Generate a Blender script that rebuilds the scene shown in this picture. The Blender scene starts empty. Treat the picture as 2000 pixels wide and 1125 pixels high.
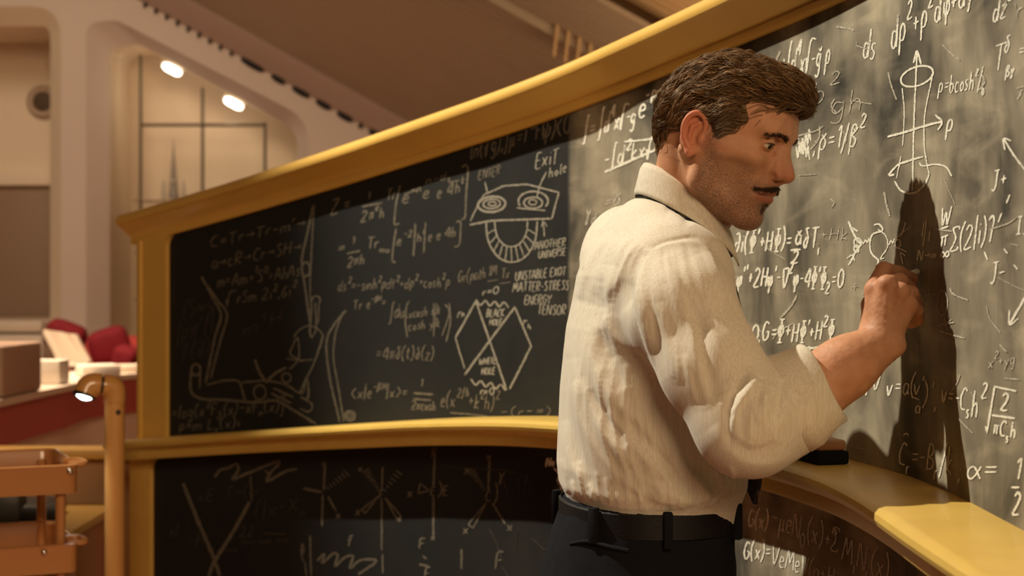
import bpy, bmesh, math, random
import numpy as np
from mathutils import Vector, Matrix, Euler

random.seed(7)
np.random.seed(7)
scene = bpy.context.scene
COL = scene.collection

# ------------------------------------------------------------------ camera
FPX, HZ, CZ = 3150.0, 530.0, 1.42        # focal length in pixels, horizon row, eye height
cam_d = bpy.data.cameras.new('camera')
cam = bpy.data.objects.new('camera', cam_d)
COL.objects.link(cam)
cam.location = (0, 0, CZ)
cam.rotation_euler = (math.radians(90), 0, 0)
cam_d.sensor_width = 36.0
cam_d.lens = 36.0 * FPX / 2000.0
cam_d.shift_y = -(562.5 - HZ) / 2000.0
cam_d.dof.use_dof = True
cam_d.dof.focus_distance = 2.25
cam_d.dof.aperture_fstop = 5.6
scene.camera = cam

# ------------------------------------------------------------------ world, lights, exposure
world = bpy.data.worlds.new('world')
scene.world = world
world.use_nodes = True
bg = world.node_tree.nodes['Background']
bg.inputs[0].default_value = (1.0, 0.74, 0.52, 1)
bg.inputs[1].default_value = 0.014
vs = scene.view_settings
vs.view_transform = 'Standard'
vs.look = 'None'
vs.exposure = 0.0
vs.gamma = 1.0
vs.use_curve_mapping = False

def lamp(name, kind, loc, target, energy, color, **kw):
    d = bpy.data.lights.new(name, kind)
    d.energy = energy
    d.color = color
    for k, v in kw.items():
        setattr(d, k, v)
    o = bpy.data.objects.new(name, d)
    COL.objects.link(o)
    o.location = loc
    o.rotation_euler = (Vector(target) - Vector(loc)).to_track_quat('-Z', 'Y').to_euler()
    return o

# one hard stage lamp high on the left, and soft warm fill lamps added out of view
lamp('key_spot', 'SPOT', (-2.72, 3.58, 4.94), (0.38, 2.16, 1.36), 1430, (1.0, 0.93, 0.75),
     spot_size=math.radians(54), spot_blend=0.45, shadow_soft_size=0.035)
lamp('camera_fill', 'AREA', (1.3, -5.6, 4.6), (0.0, 3.0, 1.3), 320, (1.0, 0.70, 0.42),  # unseen fill behind the camera, added to lift the shaded sides
     shape='DISK', size=2.6)
lamp('hall_fill', 'AREA', (-2.9, 5.5, 4.3), (-2.1, 9.0, 1.5), 26, (1.0, 0.76, 0.53),  # added fill with no visible fixture, brightens the far wall
     shape='DISK', size=1.4, spread=math.radians(105))
lamp('console_fill', 'AREA', (-2.3, 6.0, 3.6), (-2.0, 6.4, 0.9), 60, (1.0, 0.74, 0.50),  # invented downlight, added to brighten the red console
     shape='DISK', size=0.8, spread=math.radians(85))

lamp('ceiling_fill', 'AREA', (0.9, 5.6, 1.5), (0.5, 6.3, 4.5), 10, (1.0, 0.72, 0.46),  # made-up lamp hidden behind the board, added to lift the ceiling
     shape='DISK', size=0.7)

# ------------------------------------------------------------------ helpers
def at(x, y, d):
    """pixel column, pixel row and distance -> a point in the room"""
    return Vector(((x - 1000.0) / FPX * d, d, CZ + (HZ - y) / FPX * d))

def smoothpath(pts, step=None, n=None):
    """Catmull-Rom resample of an (N,k) polyline"""
    p = np.array(pts, float)
    if len(p) < 3:
        m = n or max(2, int(np.linalg.norm(p[1] - p[0]) / (step or 1)) + 1)
        t = np.linspace(0, 1, m)[:, None]
        return p[0] * (1 - t) + p[-1] * t
    q = np.vstack([2 * p[0] - p[1], p, 2 * p[-1] - p[-2]])
    out = []
    for i in range(1, len(q) - 2):
        L = np.linalg.norm(q[i + 1] - q[i])
        m = n or max(2, int(L / (step or 1)) + 1)
        t = np.linspace(0, 1, m, endpoint=False)[:, None]
        a, b, c, d = q[i - 1], q[i], q[i + 1], q[i + 2]
        out.append(0.5 * ((2 * b) + (c - a) * t + (2 * a - 5 * b + 4 * c - d) * t ** 2 + (3 * b - a - 3 * c + d) * t ** 3))
    out.append(p[-1:])
    return np.vstack(out)

def mesh(name, verts, faces, mat=None, parent=None, smooth=False, auto=None):
    me = bpy.data.meshes.new(name)
    me.from_pydata([tuple(v) for v in verts], [], [tuple(f) for f in faces])
    me.validate()
    if smooth:
        me.polygons.foreach_set('use_smooth', [True] * len(me.polygons))
    if mat is not None:
        me.materials.append(mat)
    o = bpy.data.objects.new(name, me)
    COL.objects.link(o)
    if parent is not None:
        o.parent = parent
        o.matrix_parent_inverse = parent.matrix_basis.inverted()
    if auto is not None:
        sharp(o, auto)
    return o

def sharp(o, ang=35):
    bm = bmesh.new()
    bm.from_mesh(o.data)
    bmesh.ops.recalc_face_normals(bm, faces=bm.faces)
    for f in bm.faces:
        f.smooth = True
    for e in bm.edges:
        if len(e.link_faces) == 2 and e.calc_face_angle(0) > math.radians(ang):
            e.smooth = False
    bm.to_mesh(o.data)
    bm.free()

def from_bm(name, bm, mat, parent=None, auto=None):
    me = bpy.data.meshes.new(name)
    bmesh.ops.recalc_face_normals(bm, faces=bm.faces)
    bm.to_mesh(me)
    bm.free()
    if mat is not None:
        me.materials.append(mat)
    o = bpy.data.objects.new(name, me)
    COL.objects.link(o)
    if parent is not None:
        o.parent = parent
        o.matrix_parent_inverse = parent.matrix_basis.inverted()
    if auto is not None:
        sharp(o, auto)
    return o

def box(name, c, size, mat, parent=None, bevel=0.0, seg=2, rz=0.0):
    bm = bmesh.new()
    bmesh.ops.create_cube(bm, size=1.0)
    bmesh.ops.scale(bm, vec=size, verts=bm.verts)
    if bevel:
        bmesh.ops.bevel(bm, geom=bm.edges[:], offset=bevel, segments=seg, affect='EDGES', profile=0.5)
    if rz:
        bmesh.ops.rotate(bm, cent=(0, 0, 0), matrix=Matrix.Rotation(rz, 3, 'Z'), verts=bm.verts)
    bmesh.ops.translate(bm, vec=c, verts=bm.verts)
    return from_bm(name, bm, mat, parent, auto=40 if bevel else None)

def tube_geo(pts, radii, n=8, cap=True, up=(0, 0, 1), flat=1.0):
    P = np.array([tuple(p) for p in pts], float)
    m = len(P)
    R = np.full(m, radii, float) if np.isscalar(radii) else np.array(radii, float)
    T = np.gradient(P, axis=0)
    T /= np.linalg.norm(T, axis=1)[:, None] + 1e-12
    u = np.array(up, float)
    if abs(np.dot(u, T[0])) > 0.95:
        u = np.array((1.0, 0.1, 0))
    verts, faces = [], []
    a = np.linspace(0, 2 * np.pi, n, endpoint=False)
    for i in range(m):
        u = u - T[i] * np.dot(u, T[i])
        u /= np.linalg.norm(u) + 1e-12
        w = np.cross(T[i], u)
        verts.append(P[i] + R[i] * (np.cos(a)[:, None] * u * flat + np.sin(a)[:, None] * w))
    V = np.vstack(verts)
    for i in range(m - 1):
        for j in range(n):
            k = (j + 1) % n
            faces.append((i * n + j, i * n + k, (i + 1) * n + k, (i + 1) * n + j))
    if cap:
        faces.append(tuple(range(n))[::-1])
        faces.append(tuple(range((m - 1) * n, m * n)))
    return V, faces

def tube(name, pts, radii, mat, parent=None, n=12, auto=40, flat=1.0):
    V, F = tube_geo(pts, radii, n, flat=flat)
    return mesh(name, V, F, mat, parent, smooth=True, auto=auto)

def join_geo(parts):
    V, F, o = [], [], 0
    for v, f in parts:
        v = np.asarray(v, float)
        V.append(v)
        F += [tuple(i + o for i in q) for q in f]
        o += len(v)
    return np.vstack(V), F

def lathe(name, prof, c, mat, parent=None, n=32, auto=40, axis=None):
    """profile of (radius, height) turned about Z (or the given axis) through c"""
    a = np.linspace(0, 2 * np.pi, n, endpoint=False)
    V, F = [], []
    for r, h in prof:
        for t in a:
            V.append((r * math.cos(t), r * math.sin(t), h))
    m = len(prof)
    for i in range(m - 1):
        for j in range(n):
            k = (j + 1) % n
            F.append((i * n + j, i * n + k, (i + 1) * n + k, (i + 1) * n + j))
    F.append(tuple(range(n))[::-1])
    F.append(tuple(range((m - 1) * n, m * n)))
    V = np.array(V)
    if axis is not None:
        M = np.array(Vector(axis).to_track_quat('Z', 'Y').to_matrix())
        V = V @ M.T
    V = V + np.array(tuple(c))
    return mesh(name, V, F, mat, parent, smooth=True, auto=auto)

def empty(name, loc):
    o = bpy.data.objects.new(name, None)
    COL.objects.link(o)
    o.location = loc
    return o

def tag(o, label=None, cat=None, group=None, kind=None):
    if label:
        o['label'] = label
    if cat:
        o['category'] = cat
    if group:
        o['group'] = group
    if kind:
        o['kind'] = kind
    return o

# ------------------------------------------------------------------ materials
def srgb(r, g, b):
    f = lambda c: (c / 255 / 12.92) if c / 255 <= 0.04045 else ((c / 255 + 0.055) / 1.055) ** 2.4
    return (f(r), f(g), f(b))

def mat(name, color, rough=0.5, spec=0.5, noise=0.0, nscale=20.0, bump=0.0, bscale=200.0, metal=0.0, emit=None, estr=0.0, coat=0.0, sheen=0.0):
    m = bpy.data.materials.new(name)
    m.use_nodes = True
    nt = m.node_tree
    b = nt.nodes['Principled BSDF']
    b.inputs['Base Color'].default_value = (*color, 1)
    b.inputs['Roughness'].default_value = rough
    b.inputs['Specular IOR Level'].default_value = spec
    b.inputs['Metallic'].default_value = metal
    b.inputs['Coat Weight'].default_value = coat
    b.inputs['Sheen Weight'].default_value = sheen
    if emit:
        b.inputs['Emission Color'].default_value = (*emit, 1)
        b.inputs['Emission Strength'].default_value = estr
    tc = nt.nodes.new('ShaderNodeTexCoord')
    if noise:
        n = nt.nodes.new('ShaderNodeTexNoise')
        n.inputs['Scale'].default_value = nscale
        n.inputs['Detail'].default_value = 4
        nt.links.new(tc.outputs['Object'], n.inputs['Vector'])
        mx = nt.nodes.new('ShaderNodeMix')
        mx.data_type = 'RGBA'
        mx.inputs['A'].default_value = (*[c * (1 - noise) for c in color], 1)
        mx.inputs['B'].default_value = (*[min(1, c * (1 + noise)) for c in color], 1)
        nt.links.new(n.outputs['Fac'], mx.inputs['Factor'])
        nt.links.new(mx.outputs['Result'], b.inputs['Base Color'])
    if bump:
        n2 = nt.nodes.new('ShaderNodeTexNoise')
        n2.inputs['Scale'].default_value = bscale
        n2.inputs['Detail'].default_value = 3
        nt.links.new(tc.outputs['Object'], n2.inputs['Vector'])
        bp = nt.nodes.new('ShaderNodeBump')
        bp.inputs['Strength'].default_value = bump
        bp.inputs['Distance'].default_value = 0.002
        nt.links.new(n2.outputs['Fac'], bp.inputs['Height'])
        nt.links.new(bp.outputs['Normal'], b.inputs['Normal'])
    return m

M = {}
M['wood'] = mat('painted_mustard', (0.72, 0.43, 0.10), 0.38, 0.5, noise=0.07, nscale=9, bump=0.05, bscale=120, coat=0.15)
M['wood_top'] = mat('worn_mustard_tray', (0.68, 0.44, 0.10), 0.36, 0.5, noise=0.12, nscale=14, bump=0.05, bscale=90, coat=0.1)
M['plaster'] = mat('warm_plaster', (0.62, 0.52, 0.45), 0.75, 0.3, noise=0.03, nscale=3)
M['plaster_lit'] = mat('lit_plaster', (0.74, 0.62, 0.47), 0.75, 0.3, noise=0.03, nscale=3)  # paler copy of the plaster, brightness of lit faces put into the colour
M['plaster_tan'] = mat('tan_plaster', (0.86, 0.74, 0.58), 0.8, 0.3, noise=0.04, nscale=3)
M['floor'] = mat('russet_floor', (0.30, 0.13, 0.08), 0.6, 0.4, noise=0.08, nscale=2)
M['rib'] = mat('ceiling_brown', (0.42, 0.32, 0.215), 0.7, 0.3, noise=0.06, nscale=6)
M['rib2'] = mat('ceiling_ochre', (0.62, 0.40, 0.19), 0.7, 0.3, noise=0.06, nscale=6)
M['black'] = mat('black_slot', (0.008, 0.008, 0.008), 0.6)
M['rod'] = mat('brass_rod_dark', (0.16, 0.14, 0.10), 0.4, 0.5, metal=0.6)
M['red'] = mat('red_fabric', (0.45, 0.05, 0.045), 0.7, 0.3, noise=0.1, nscale=20)
M['red_paint'] = mat('red_laminate', (0.42, 0.085, 0.070), 0.55, 0.4, noise=0.05, nscale=4)
M['cream'] = mat('cream_paint', (0.66, 0.56, 0.46), 0.5, 0.4, noise=0.04, nscale=8)
M['mauve'] = mat('mauve_panel', (0.40, 0.27, 0.20), 0.6, 0.4, noise=0.05, nscale=5)
M['cartp'] = mat('orange_cart_paint', (0.50, 0.22, 0.075), 0.3, 0.5, noise=0.04, nscale=12, coat=0.3)
M['lampp'] = mat('orange_lamp_enamel', (0.66, 0.33, 0.10), 0.28, 0.5, noise=0.03, nscale=12, coat=0.4)
M['dark'] = mat('black_plastic', (0.012, 0.014, 0.015), 0.45)
M['glass_lit'] = mat('lit_lens', (0.9, 0.9, 0.85), 0.3, emit=(0.92, 1.0, 0.94), estr=9.0)
M['strip_lit'] = mat('lit_strip', (0.9, 0.9, 0.85), 0.3, emit=(1.0, 0.90, 0.72), estr=6.0)
M['white'] = mat('white_plastic', (0.75, 0.70, 0.62), 0.4)
# ================================================================== the room behind the board
WD = 9.0                                   # distance of the far wall
def wl(x, y, d=WD):
    return at(x, y, d)

def rounded(poly, r, n=8):
    """round the corners of a closed 2-D polygon"""
    out = []
    P = [np.array(p, float) for p in poly]
    for i in range(len(P)):
        a, b, c = P[i - 1], P[i], P[(i + 1) % len(P)]
        rr = r[i] if hasattr(r, '__len__') else r
        if rr <= 0:
            out.append(b)
            continue
        u, v = (a - b) / np.linalg.norm(a - b), (c - b) / np.linalg.norm(c - b)
        h = math.acos(max(-1, min(1, float(np.dot(u, v))))) / 2
        t = min(rr / math.tan(h), 0.49 * np.linalg.norm(a - b), 0.49 * np.linalg.norm(c - b))
        s, e = b + u * t, b + v * t
        for k in range(n + 1):
            q = k / n
            out.append((1 - q) ** 2 * s + 2 * q * (1 - q) * b + q ** 2 * e)
    return np.array(out)

def panel_with_holes(name, outer, holes, d, m, parent=None, thick=0.0):
    bm = bmesh.new()
    for lp in [outer] + holes:
        vs_ = [bm.verts.new(wl(p[0], p[1], d)) for p in lp]
        for i in range(len(vs_)):
            bm.edges.new((vs_[i - 1], vs_[i]))
    bmesh.ops.triangle_fill(bm, use_beauty=True, use_dissolve=False, edges=bm.edges[:])
    if thick:
        r = bmesh.ops.extrude_face_region(bm, geom=bm.faces[:])
        bmesh.ops.translate(bm, vec=(0, thick, 0), verts=[v for v in r['geom'] if isinstance(v, bmesh.types.BMVert)])
    return from_bm(name, bm, m, parent)

def ring(name, loop_a, da, loop_b, db, m, parent=None):
    """a band between two loops with the same number of points, at two distances (given in far-wall pixels)"""
    A = [wl(p[0], p[1], WD) + Vector((0, da - WD, 0)) for p in loop_a]
    B = [wl(p[0], p[1], WD) + Vector((0, db - WD, 0)) for p in loop_b]
    n = len(A)
    F = [(i, (i + 1) % n, n + (i + 1) % n, n + i) for i in range(n)]
    return mesh(name, A + B, F, m, parent, smooth=True, auto=50)

niche_out = rounded([(168, 900), (168, 45), (225, 38), (602, 232), (602, 900)], [0, 70, 60, 75, 0], 10)
niche_in = rounded([(204, 900), (204, 86), (262, 80), (575, 250), (575, 900)], [0, 55, 45, 60, 0], 10)
alc_out = rounded([(-900, 900), (-900, 12), (119, 12), (119, 900)], [0, 30, 62, 0], 10)
alc_in = rounded([(-900, 900), (-900, 46), (88, 46), (88, 900)], [0, 30, 22, 0], 10)
# the wall face ends under the sloping cornice
SL = -0.561
outer = [(-1300, 1030), (-1300, -881), (300, 17), (780, 286), (1900, 915), (1900, 1030)]
wall = tag(panel_with_holes('wall_back', outer, [niche_out, alc_out], WD, M['plaster']), 'pale curved plaster wall with rounded alcoves', kind='structure')
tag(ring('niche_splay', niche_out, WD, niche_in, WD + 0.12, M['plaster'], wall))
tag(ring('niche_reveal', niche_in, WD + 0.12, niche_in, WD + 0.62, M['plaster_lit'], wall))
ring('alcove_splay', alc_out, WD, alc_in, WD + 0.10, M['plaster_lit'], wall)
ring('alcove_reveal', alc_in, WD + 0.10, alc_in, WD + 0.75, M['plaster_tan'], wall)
def back(name, x0, y0, x1, y1, depth, m):
    pts = [wl(x, y, WD) + Vector((0, depth, 0)) for x, y in ((x0, y0), (x1, y0), (x1, y1), (x0, y1))]
    return mesh(name, pts, [(0, 1, 2, 3)], m, wall)
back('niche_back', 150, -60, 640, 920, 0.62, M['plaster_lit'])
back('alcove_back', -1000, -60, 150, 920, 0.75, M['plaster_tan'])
# inside the alcove: round speaker, doorway frame, broad sill
def wbox(name, x0, y0, x1, y1, front, depth, m, parent=None, bevel=0.01):
    a, b = wl(x0, y0), wl(x1, y1)
    c = ((a.x + b.x) / 2, WD + front + depth / 2, (a.z + b.z) / 2)
    return box(name, c, (abs(b.x - a.x), depth, abs(a.z - b.z)), m, parent, bevel)
sp = empty('wall_speaker', wl(12, 172) + Vector((0, 0.75, 0)))
tag(sp, 'round dark speaker set high in the left wall alcove', 'speaker')
c0 = wl(10, 172) + Vector((0, 0.745, 0))
rimm = mat('speaker_rim_tan', (0.45, 0.33, 0.24), 0.6)
lathe('speaker_rim', [(0.05, 0.0), (0.095, 0.0), (0.10, 0.02), (0.085, 0.035), (0.06, 0.03)], c0, rimm, sp, axis=(0, -1, 0))
lathe('speaker_grille', [(0.0005, 0.0), (0.066, 0.0), (0.060, 0.032), (0.02, 0.045), (0.0005, 0.048)], c0, mat('speaker_cloth', (0.10, 0.065, 0.04), 0.8), sp, axis=(0, -1, 0))
dr = empty('door_1', wl(-20, 628) + Vector((0, 0.7, 0)))
tag(dr, 'tan doorway in the far left alcove', kind='structure')
for nm, q in (('door_jamb', (36, 345, 44, 628)), ('door_head', (-120, 322, 44, 350))):
    wbox(nm, *q, 0.66, 0.09, M['plaster_tan'], dr)
wbox('door_leaf', -120, 350, 36, 628, 0.71, 0.035, mat('door_tan', (0.30, 0.20, 0.13), 0.6), dr)
sl = wbox('window_sill', -400, 626, 92, 648, -0.10, 0.80, M['cream'], None, 0.015)
tag(sl, 'cream ledge along the foot of the alcove', kind='structure')
s2 = wbox('trim_1', -400, 652, 100, 700, -0.16, 0.86, M['cream'], None, 0.02)
tag(s2, 'lower cream step below the alcove ledge', kind='structure')

# display niche: rods, shelves, lamps, models
rk = empty('display_rack', wl(380, 660) + Vector((0, 0.3, 0)))
tag(rk, 'thin dark rod rack with clear shelves inside the lit wall niche', 'rack')
RD = 0.22
for x, y0 in ((257, 97), (381, 162), (506, 232)):
    p, q = wl(x, y0) + Vector((0, RD, 0)), wl(x, 900) + Vector((0, RD, 0))
    tube('rod', [p, (p + q) / 2, q], 0.0085, M['rod'], rk, 8)
for y, x1 in ((237, 506),):
    p, q = wl(257, y) + Vector((0, RD, 0)), wl(x1, y) + Vector((0, RD, 0))
    tube('crossbar', [p, (p + q) / 2, q], 0.010, M['rod'], rk, 8)
gl = mat('clear_shelf', (0.80, 0.68, 0.52), 0.15, 0.5)
gl.node_tree.nodes['Principled BSDF'].inputs['Transmission Weight'].default_value = 0.75
for y in (388, 492, 585):
    o = wbox('shelf', 250, y, 560, y + 3, 0.14, 0.40, gl, rk, 0.002)
for i, (x, y) in enumerate(((321, 127), (444, 195))):
    t = tag(empty('niche_lamp', wl(x, y) + Vector((0, 0.3, 0))), ('upper' if i == 0 else 'lower') + ' of the two glowing strip lamps in the niche soffit', 'lamp', 'niche strip lamps')
    a, b = wl(x - 17, y - 9) + Vector((0, 0.2, 0)), wl(x + 17, y + 9) + Vector((0, 0.2, 0))
    tube('diffuser', smoothpath([a, (a + b) / 2, b], n=3), [0.012, .021, .022, .022, .022, .021, 0.012], M['strip_lit'], t, 12)
    a2, b2 = a + Vector((-.01, .03, .02)), b + Vector((.01, .03, .02))
    tube('housing', [a2, (a2 + b2) / 2, b2], 0.02, M['cream'], t, 10)
    lamp('niche_glow', 'POINT', tuple((a + b) / 2 + Vector((-0.03, 0.06, -0.10))), (0, 9, 0), 0.7, (1.0, 0.82, 0.58), shadow_soft_size=0.06)
# rocket model with a glass-like base
rt = tag(empty('rocket_model', wl(317, 388) + Vector((0, 0.3, 0))), 'slim grey spire-shaped rocket model on clear stand in the niche', 'model')
bs = wl(317, 388) + Vector((0, 0.3, 0.001))
lathe('spire', [(0.018, 0.0), (0.030, 0.015), (0.026, 0.05), (0.017, 0.14), (0.008, 0.25), (0.001, 0.35)], bs + Vector((0, 0, 0.01)), mat('model_grey', (0.30, 0.26, 0.22), 0.4), rt, 14)
lathe('stand', [(0.030, 0.0), (0.030, 0.006), (0.012, 0.012), (0.011, 0.10), (0.03, 0.115), (0.03, 0.12)], bs, M['white'], rt, 16)
for dx in (-0.058, 0.058):
    lathe('booster', [(0.012, 0.0), (0.014, 0.02), (0.012, 0.09), (0.001, 0.13)], bs + Vector((dx, 0, 0)), mat('model_pale', (0.55, 0.47, 0.38), 0.4), rt, 10)
dish = tag(lathe('white_dish', [(0.035, 0.0), (0.04, 0.004), (0.08, 0.035), (0.095, 0.05), (0.088, 0.05), (0.03, 0.012)], wl(448, 388) + Vector((0, 0.3, 0.001)), M['white'], None, 20), 'round white dish on the clear niche shelf beside the rail', 'dish')
slab = tag(box('display_plaque', wl(412, 381) + Vector((0, 0.40, 0.009)), (0.05, 0.08, 0.05), M['white'], None, 0.008), 'small pale block standing left of the white dish', 'block')

# sloping cornice with dark slots, ribbed ceiling
KY = 0.36
x00, z00 = wl(760, 275).x, wl(760, 275).z
def ceil(x, y, off=0.0):
    return Vector((x, y, z00 + SL * (x - x00) + KY * (WD - y) + off))
cb = []
for (x, y, o_) in ((-5.5, WD + 0.05, 0.0), (6.0, WD + 0.05, 0.0), (6.0, WD - 0.34, 0.02), (-5.5, WD - 0.34, 0.02), (-5.5, WD + 0.05, 0.2), (6.0, WD + 0.05, 0.2), (6.0, WD - 0.34, 0.25), (-5.5, WD - 0.34, 0.25)):
    cb.append(ceil(x, y, o_))
corn = tag(mesh('trim_2', cb, [(0, 1, 2, 3), (4, 5, 6, 7), (0, 1, 5, 4), (3, 2, 6, 7), (0, 3, 7, 4), (1, 2, 6, 5)], M['plaster']), 'tan sloping cornice under the brown ceiling', kind='structure')
slots = [(468, 519), (527, 561), (568, 608), (614, 650), (655, 692), (697, 712), (717, 756)]
slots += [(x, x + 13) for x in range(278, 462, 21)]
def slot_pt(x, off):
    p = wl(x, 275 + (x - 760) * (-SL) )
    return Vector((p.x, WD - 0.012, p.z + off))
for a, b in slots:
    p, q = slot_pt(a + 4, -0.005), slot_pt(b - 4, -0.005)
    tube('slot', smoothpath([p, (p + q) / 2, q], n=2), [0.010, 0.017, 0.018, 0.017, 0.010], M['black'], corn, 8)
# ribbed ceiling: each rib a shallow ridge running down the slope
def ceiling_strip(name, y0, y1, off, m, rib, parent=None, h=0.018):
    n = int((y0 - y1) / rib)
    V, F = [], []
    ys = []
    for i in range(n):
        a = y0 - i * rib
        ys += [(a, 0), (a - rib * 0.72, 0), (a - rib * 0.76, h), (a - rib * 0.98, h)]
    for y, dz in ys:
        V.append(ceil(-7, y, off + dz))
        V.append(ceil(7, y, off + dz))
    for i in range(len(ys) - 1):
        F.append((2 * i, 2 * i + 1, 2 * i + 3, 2 * i + 2))
    return mesh(name, V, F, m, parent)
ceil_m = ceiling_strip('ceiling', WD - 0.30, 6.40, 0.02, M['rib'], 0.055)
tag(ceil_m, 'brown ribbed sloping ceiling', kind='structure')
ceiling_strip('ceiling_panel', 6.85, -1.0, 0.135, M['rib2'], 0.055, ceil_m, 0.006)
# fins of the open louvre between the two ceiling levels
# they stand on a slatted drop between the two levels
lv = [ceil(-7, 6.855, 0.14), ceil(7, 6.855, 0.14), ceil(7, 6.855, -0.02), ceil(-7, 6.855, -0.02)]
mesh('louvre_back', lv, [(0, 1, 2, 3)], M['rib'], ceil_m)
for i in range(8):
    x = 0.200 + i * 0.047
    a, b = ceil(x - 0.022, 6.845, -0.11), ceil(x + 0.004, 6.845, 0.125)
    t, dn = Vector((0.007, 0.0, 0.0)), Vector((0, -0.03, 0.0))
    V = [a - t, a + t, b + t, b - t, a - t + dn, a + t + dn, b + t + dn, b - t + dn]
    mesh('louvre_fin', V, [(0, 1, 2, 3), (4, 5, 6, 7), (0, 1, 5, 4), (1, 2, 6, 5), (2, 3, 7, 6), (3, 0, 4, 7)], M['rib2'], ceil_m)
fl = mesh('floor', [(-9, -2, 0), (9, -2, 0), (9, 10.2, 0), (-9, 10.2, 0)], [(0, 1, 2, 3)], M['floor'])
tag(fl, 'russet floor', kind='structure')

# curved red console in the middle distance
def arc_band(name, cx, cy, r0, r1, z0, z1, a0, a1, m, parent, n=48):
    V, F = [], []
    for i in range(n + 1):
        a = math.radians(a0 + (a1 - a0) * i / n)
        c, s = math.cos(a), math.sin(a)
        V += [(cx + r0 * c, cy + r0 * s, z0), (cx + r1 * c, cy + r1 * s, z0), (cx + r1 * c, cy + r1 * s, z1), (cx + r0 * c, cy + r0 * s, z1)]
    for i in range(n):
        for j in range(4):
            k = (j + 1) % 4
            F.append((4 * i + j, 4 * i + k, 4 * i + 4 + k, 4 * i + 4 + j))
    F += [(0, 1, 2, 3), tuple(4 * n + j for j in (3, 2, 1, 0))]
    return mesh(name, V, F, m, parent, auto=40)
def bar_between(name, a, b, z0, z1, thick, m, parent=None, bevel=0.004):
    a, b = Vector(a), Vector(b)
    d = b - a
    return box(name, ((a.x + b.x) / 2, (a.y + b.y) / 2, (z0 + z1) / 2), (d.length, thick, z1 - z0), m, parent, bevel, rz=math.atan2(d.y, d.x))
cn = tag(empty('red_console', (-1.75, 6.6, 0)), 'low curved console with red front band and pale rim behind the task lamp', 'console')
def zrow(y, d):
    return CZ + (HZ - y) / FPX * d
# the rim falls towards the viewer's left: its left end is the nearer one
pA, pB, pC = Vector((-1.66, 5.15, 0)), Vector((-1.56, 6.50, 0)), Vector((-0.85, 7.35, 0))
path = smoothpath([pA, (pA + pB) / 2 + Vector((-0.02, 0, 0)), pB, pC, pC + Vector((1.2, 0.20, 0))], n=14)
def strip(name, path, off0, off1, z0, z1, m, parent):
    P = np.array(path)
    T = np.gradient(P, axis=0)
    T /= np.linalg.norm(T, axis=1)[:, None]
    N = np.stack([T[:, 1], -T[:, 0], 0 * T[:, 0]], 1)
    V, F = [], []
    for i in range(len(P)):
        a, b = P[i] + N[i] * off0, P[i] + N[i] * off1
        V += [(a[0], a[1], z0), (b[0], b[1], z0), (b[0], b[1], z1), (a[0], a[1], z1)]
    for i in range(len(P) - 1):
        for j in range(4):
            k = (j + 1) % 4
            F.append((4 * i + j, 4 * i + k, 4 * i + 4 + k, 4 * i + 4 + j))
    n = len(P) - 1
    F += [(0, 1, 2, 3), tuple(4 * n + j for j in (3, 2, 1, 0))]
    return mesh(name, V, F, m, parent, auto=40)
zr = 0.985
strip('rim', path, -0.30, 0.02, zr, zr + 0.022, M['cream'], cn)
strip('red_band', path, -0.28, 0.0, zr - 0.135, zr, M['red_paint'], cn)
strip('base_panel', path, -0.28, -0.03, 0.0, zr - 0.135, M['cream'], cn)
# things standing behind and on it
def cushion(name, c, size, m, parent, rot=(0, 0, 0)):
    bm = bmesh.new()
    bmesh.ops.create_cube(bm, size=1.0)
    bmesh.ops.subdivide_edges(bm, edges=bm.edges[:], cuts=6, use_grid_fill=True)
    for v in bm.verts:
        p = v.co * 2
        r = (abs(p.x) ** 4 + abs(p.y) ** 4 + abs(p.z) ** 4) ** 0.25
        v.co = v.co / max(r, 1e-6) * max(abs(p.x), abs(p.y), abs(p.z))
    bmesh.ops.scale(bm, vec=size, verts=bm.verts)
    bmesh.ops.rotate(bm, cent=(0, 0, 0), matrix=Euler(rot).to_matrix(), verts=bm.verts)
    bmesh.ops.translate(bm, vec=c, verts=bm.verts)
    return from_bm(name, bm, m, parent, auto=60)
sofa = tag(empty('red_sofa', (-1.9, 8.2, 0)), 'long red sofa against the far wall below the display niche', 'sofa')
def blk(name, x0, y0, x1, y1, d, th, m, parent, bevel=0.02):
    a, b = at(x0, y0, d), at(x1, y1, d)
    return box(name, ((a.x + b.x) / 2, d + th / 2, (a.z + b.z) / 2), (abs(b.x - a.x), th, abs(a.z - b.z)), m, parent, bevel)
blk('sofa_back', 106, 657, 470, 740, 8.35, 0.16, M['red'], sofa, 0.04)
blk('sofa_seat', 106, 722, 470, 790, 7.75, 0.6, M['red'], sofa, 0.04)
blk('sofa_base', 110, 790, 466, 1036, 7.8, 0.5, M['mauve'], sofa, 0.01)
dk = mat('dark_red_fabric', (0.16, 0.010, 0.016), 0.8, 0.2, noise=0.2, nscale=30)
t = tag(cushion('cushion', at(128, 658, 8.05), (0.20, 0.12, 0.15), dk, None, (0.2, 0.35, 0)), 'crumpled dark red cushion by the left end of the sofa', 'cushion', 'dark cushions on the red sofa')
t = tag(cushion('cushion', at(214, 674, 7.98), (0.20, 0.14, 0.17), dk, None, (0.1, -0.3, 0.2)), 'dark maroon cushion leaning upright at the middle of the red sofa', 'cushion', 'dark cushions on the red sofa')
t = tag(cushion('cushion', at(247, 700, 7.72), (0.12, 0.12, 0.12), dk, None, (0.1, 0.3, -0.2)), 'small dark cushion lying low between white papers and red sofa back', 'cushion', 'dark cushions on the red sofa')
ch = tag(empty('shell_chair', at(142, 760, 7.2)), 'pale beige shell chair with slanted back behind the console', 'chair')
shell = mat('beige_shell', (0.46, 0.36, 0.27), 0.45, noise=0.04)
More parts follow.
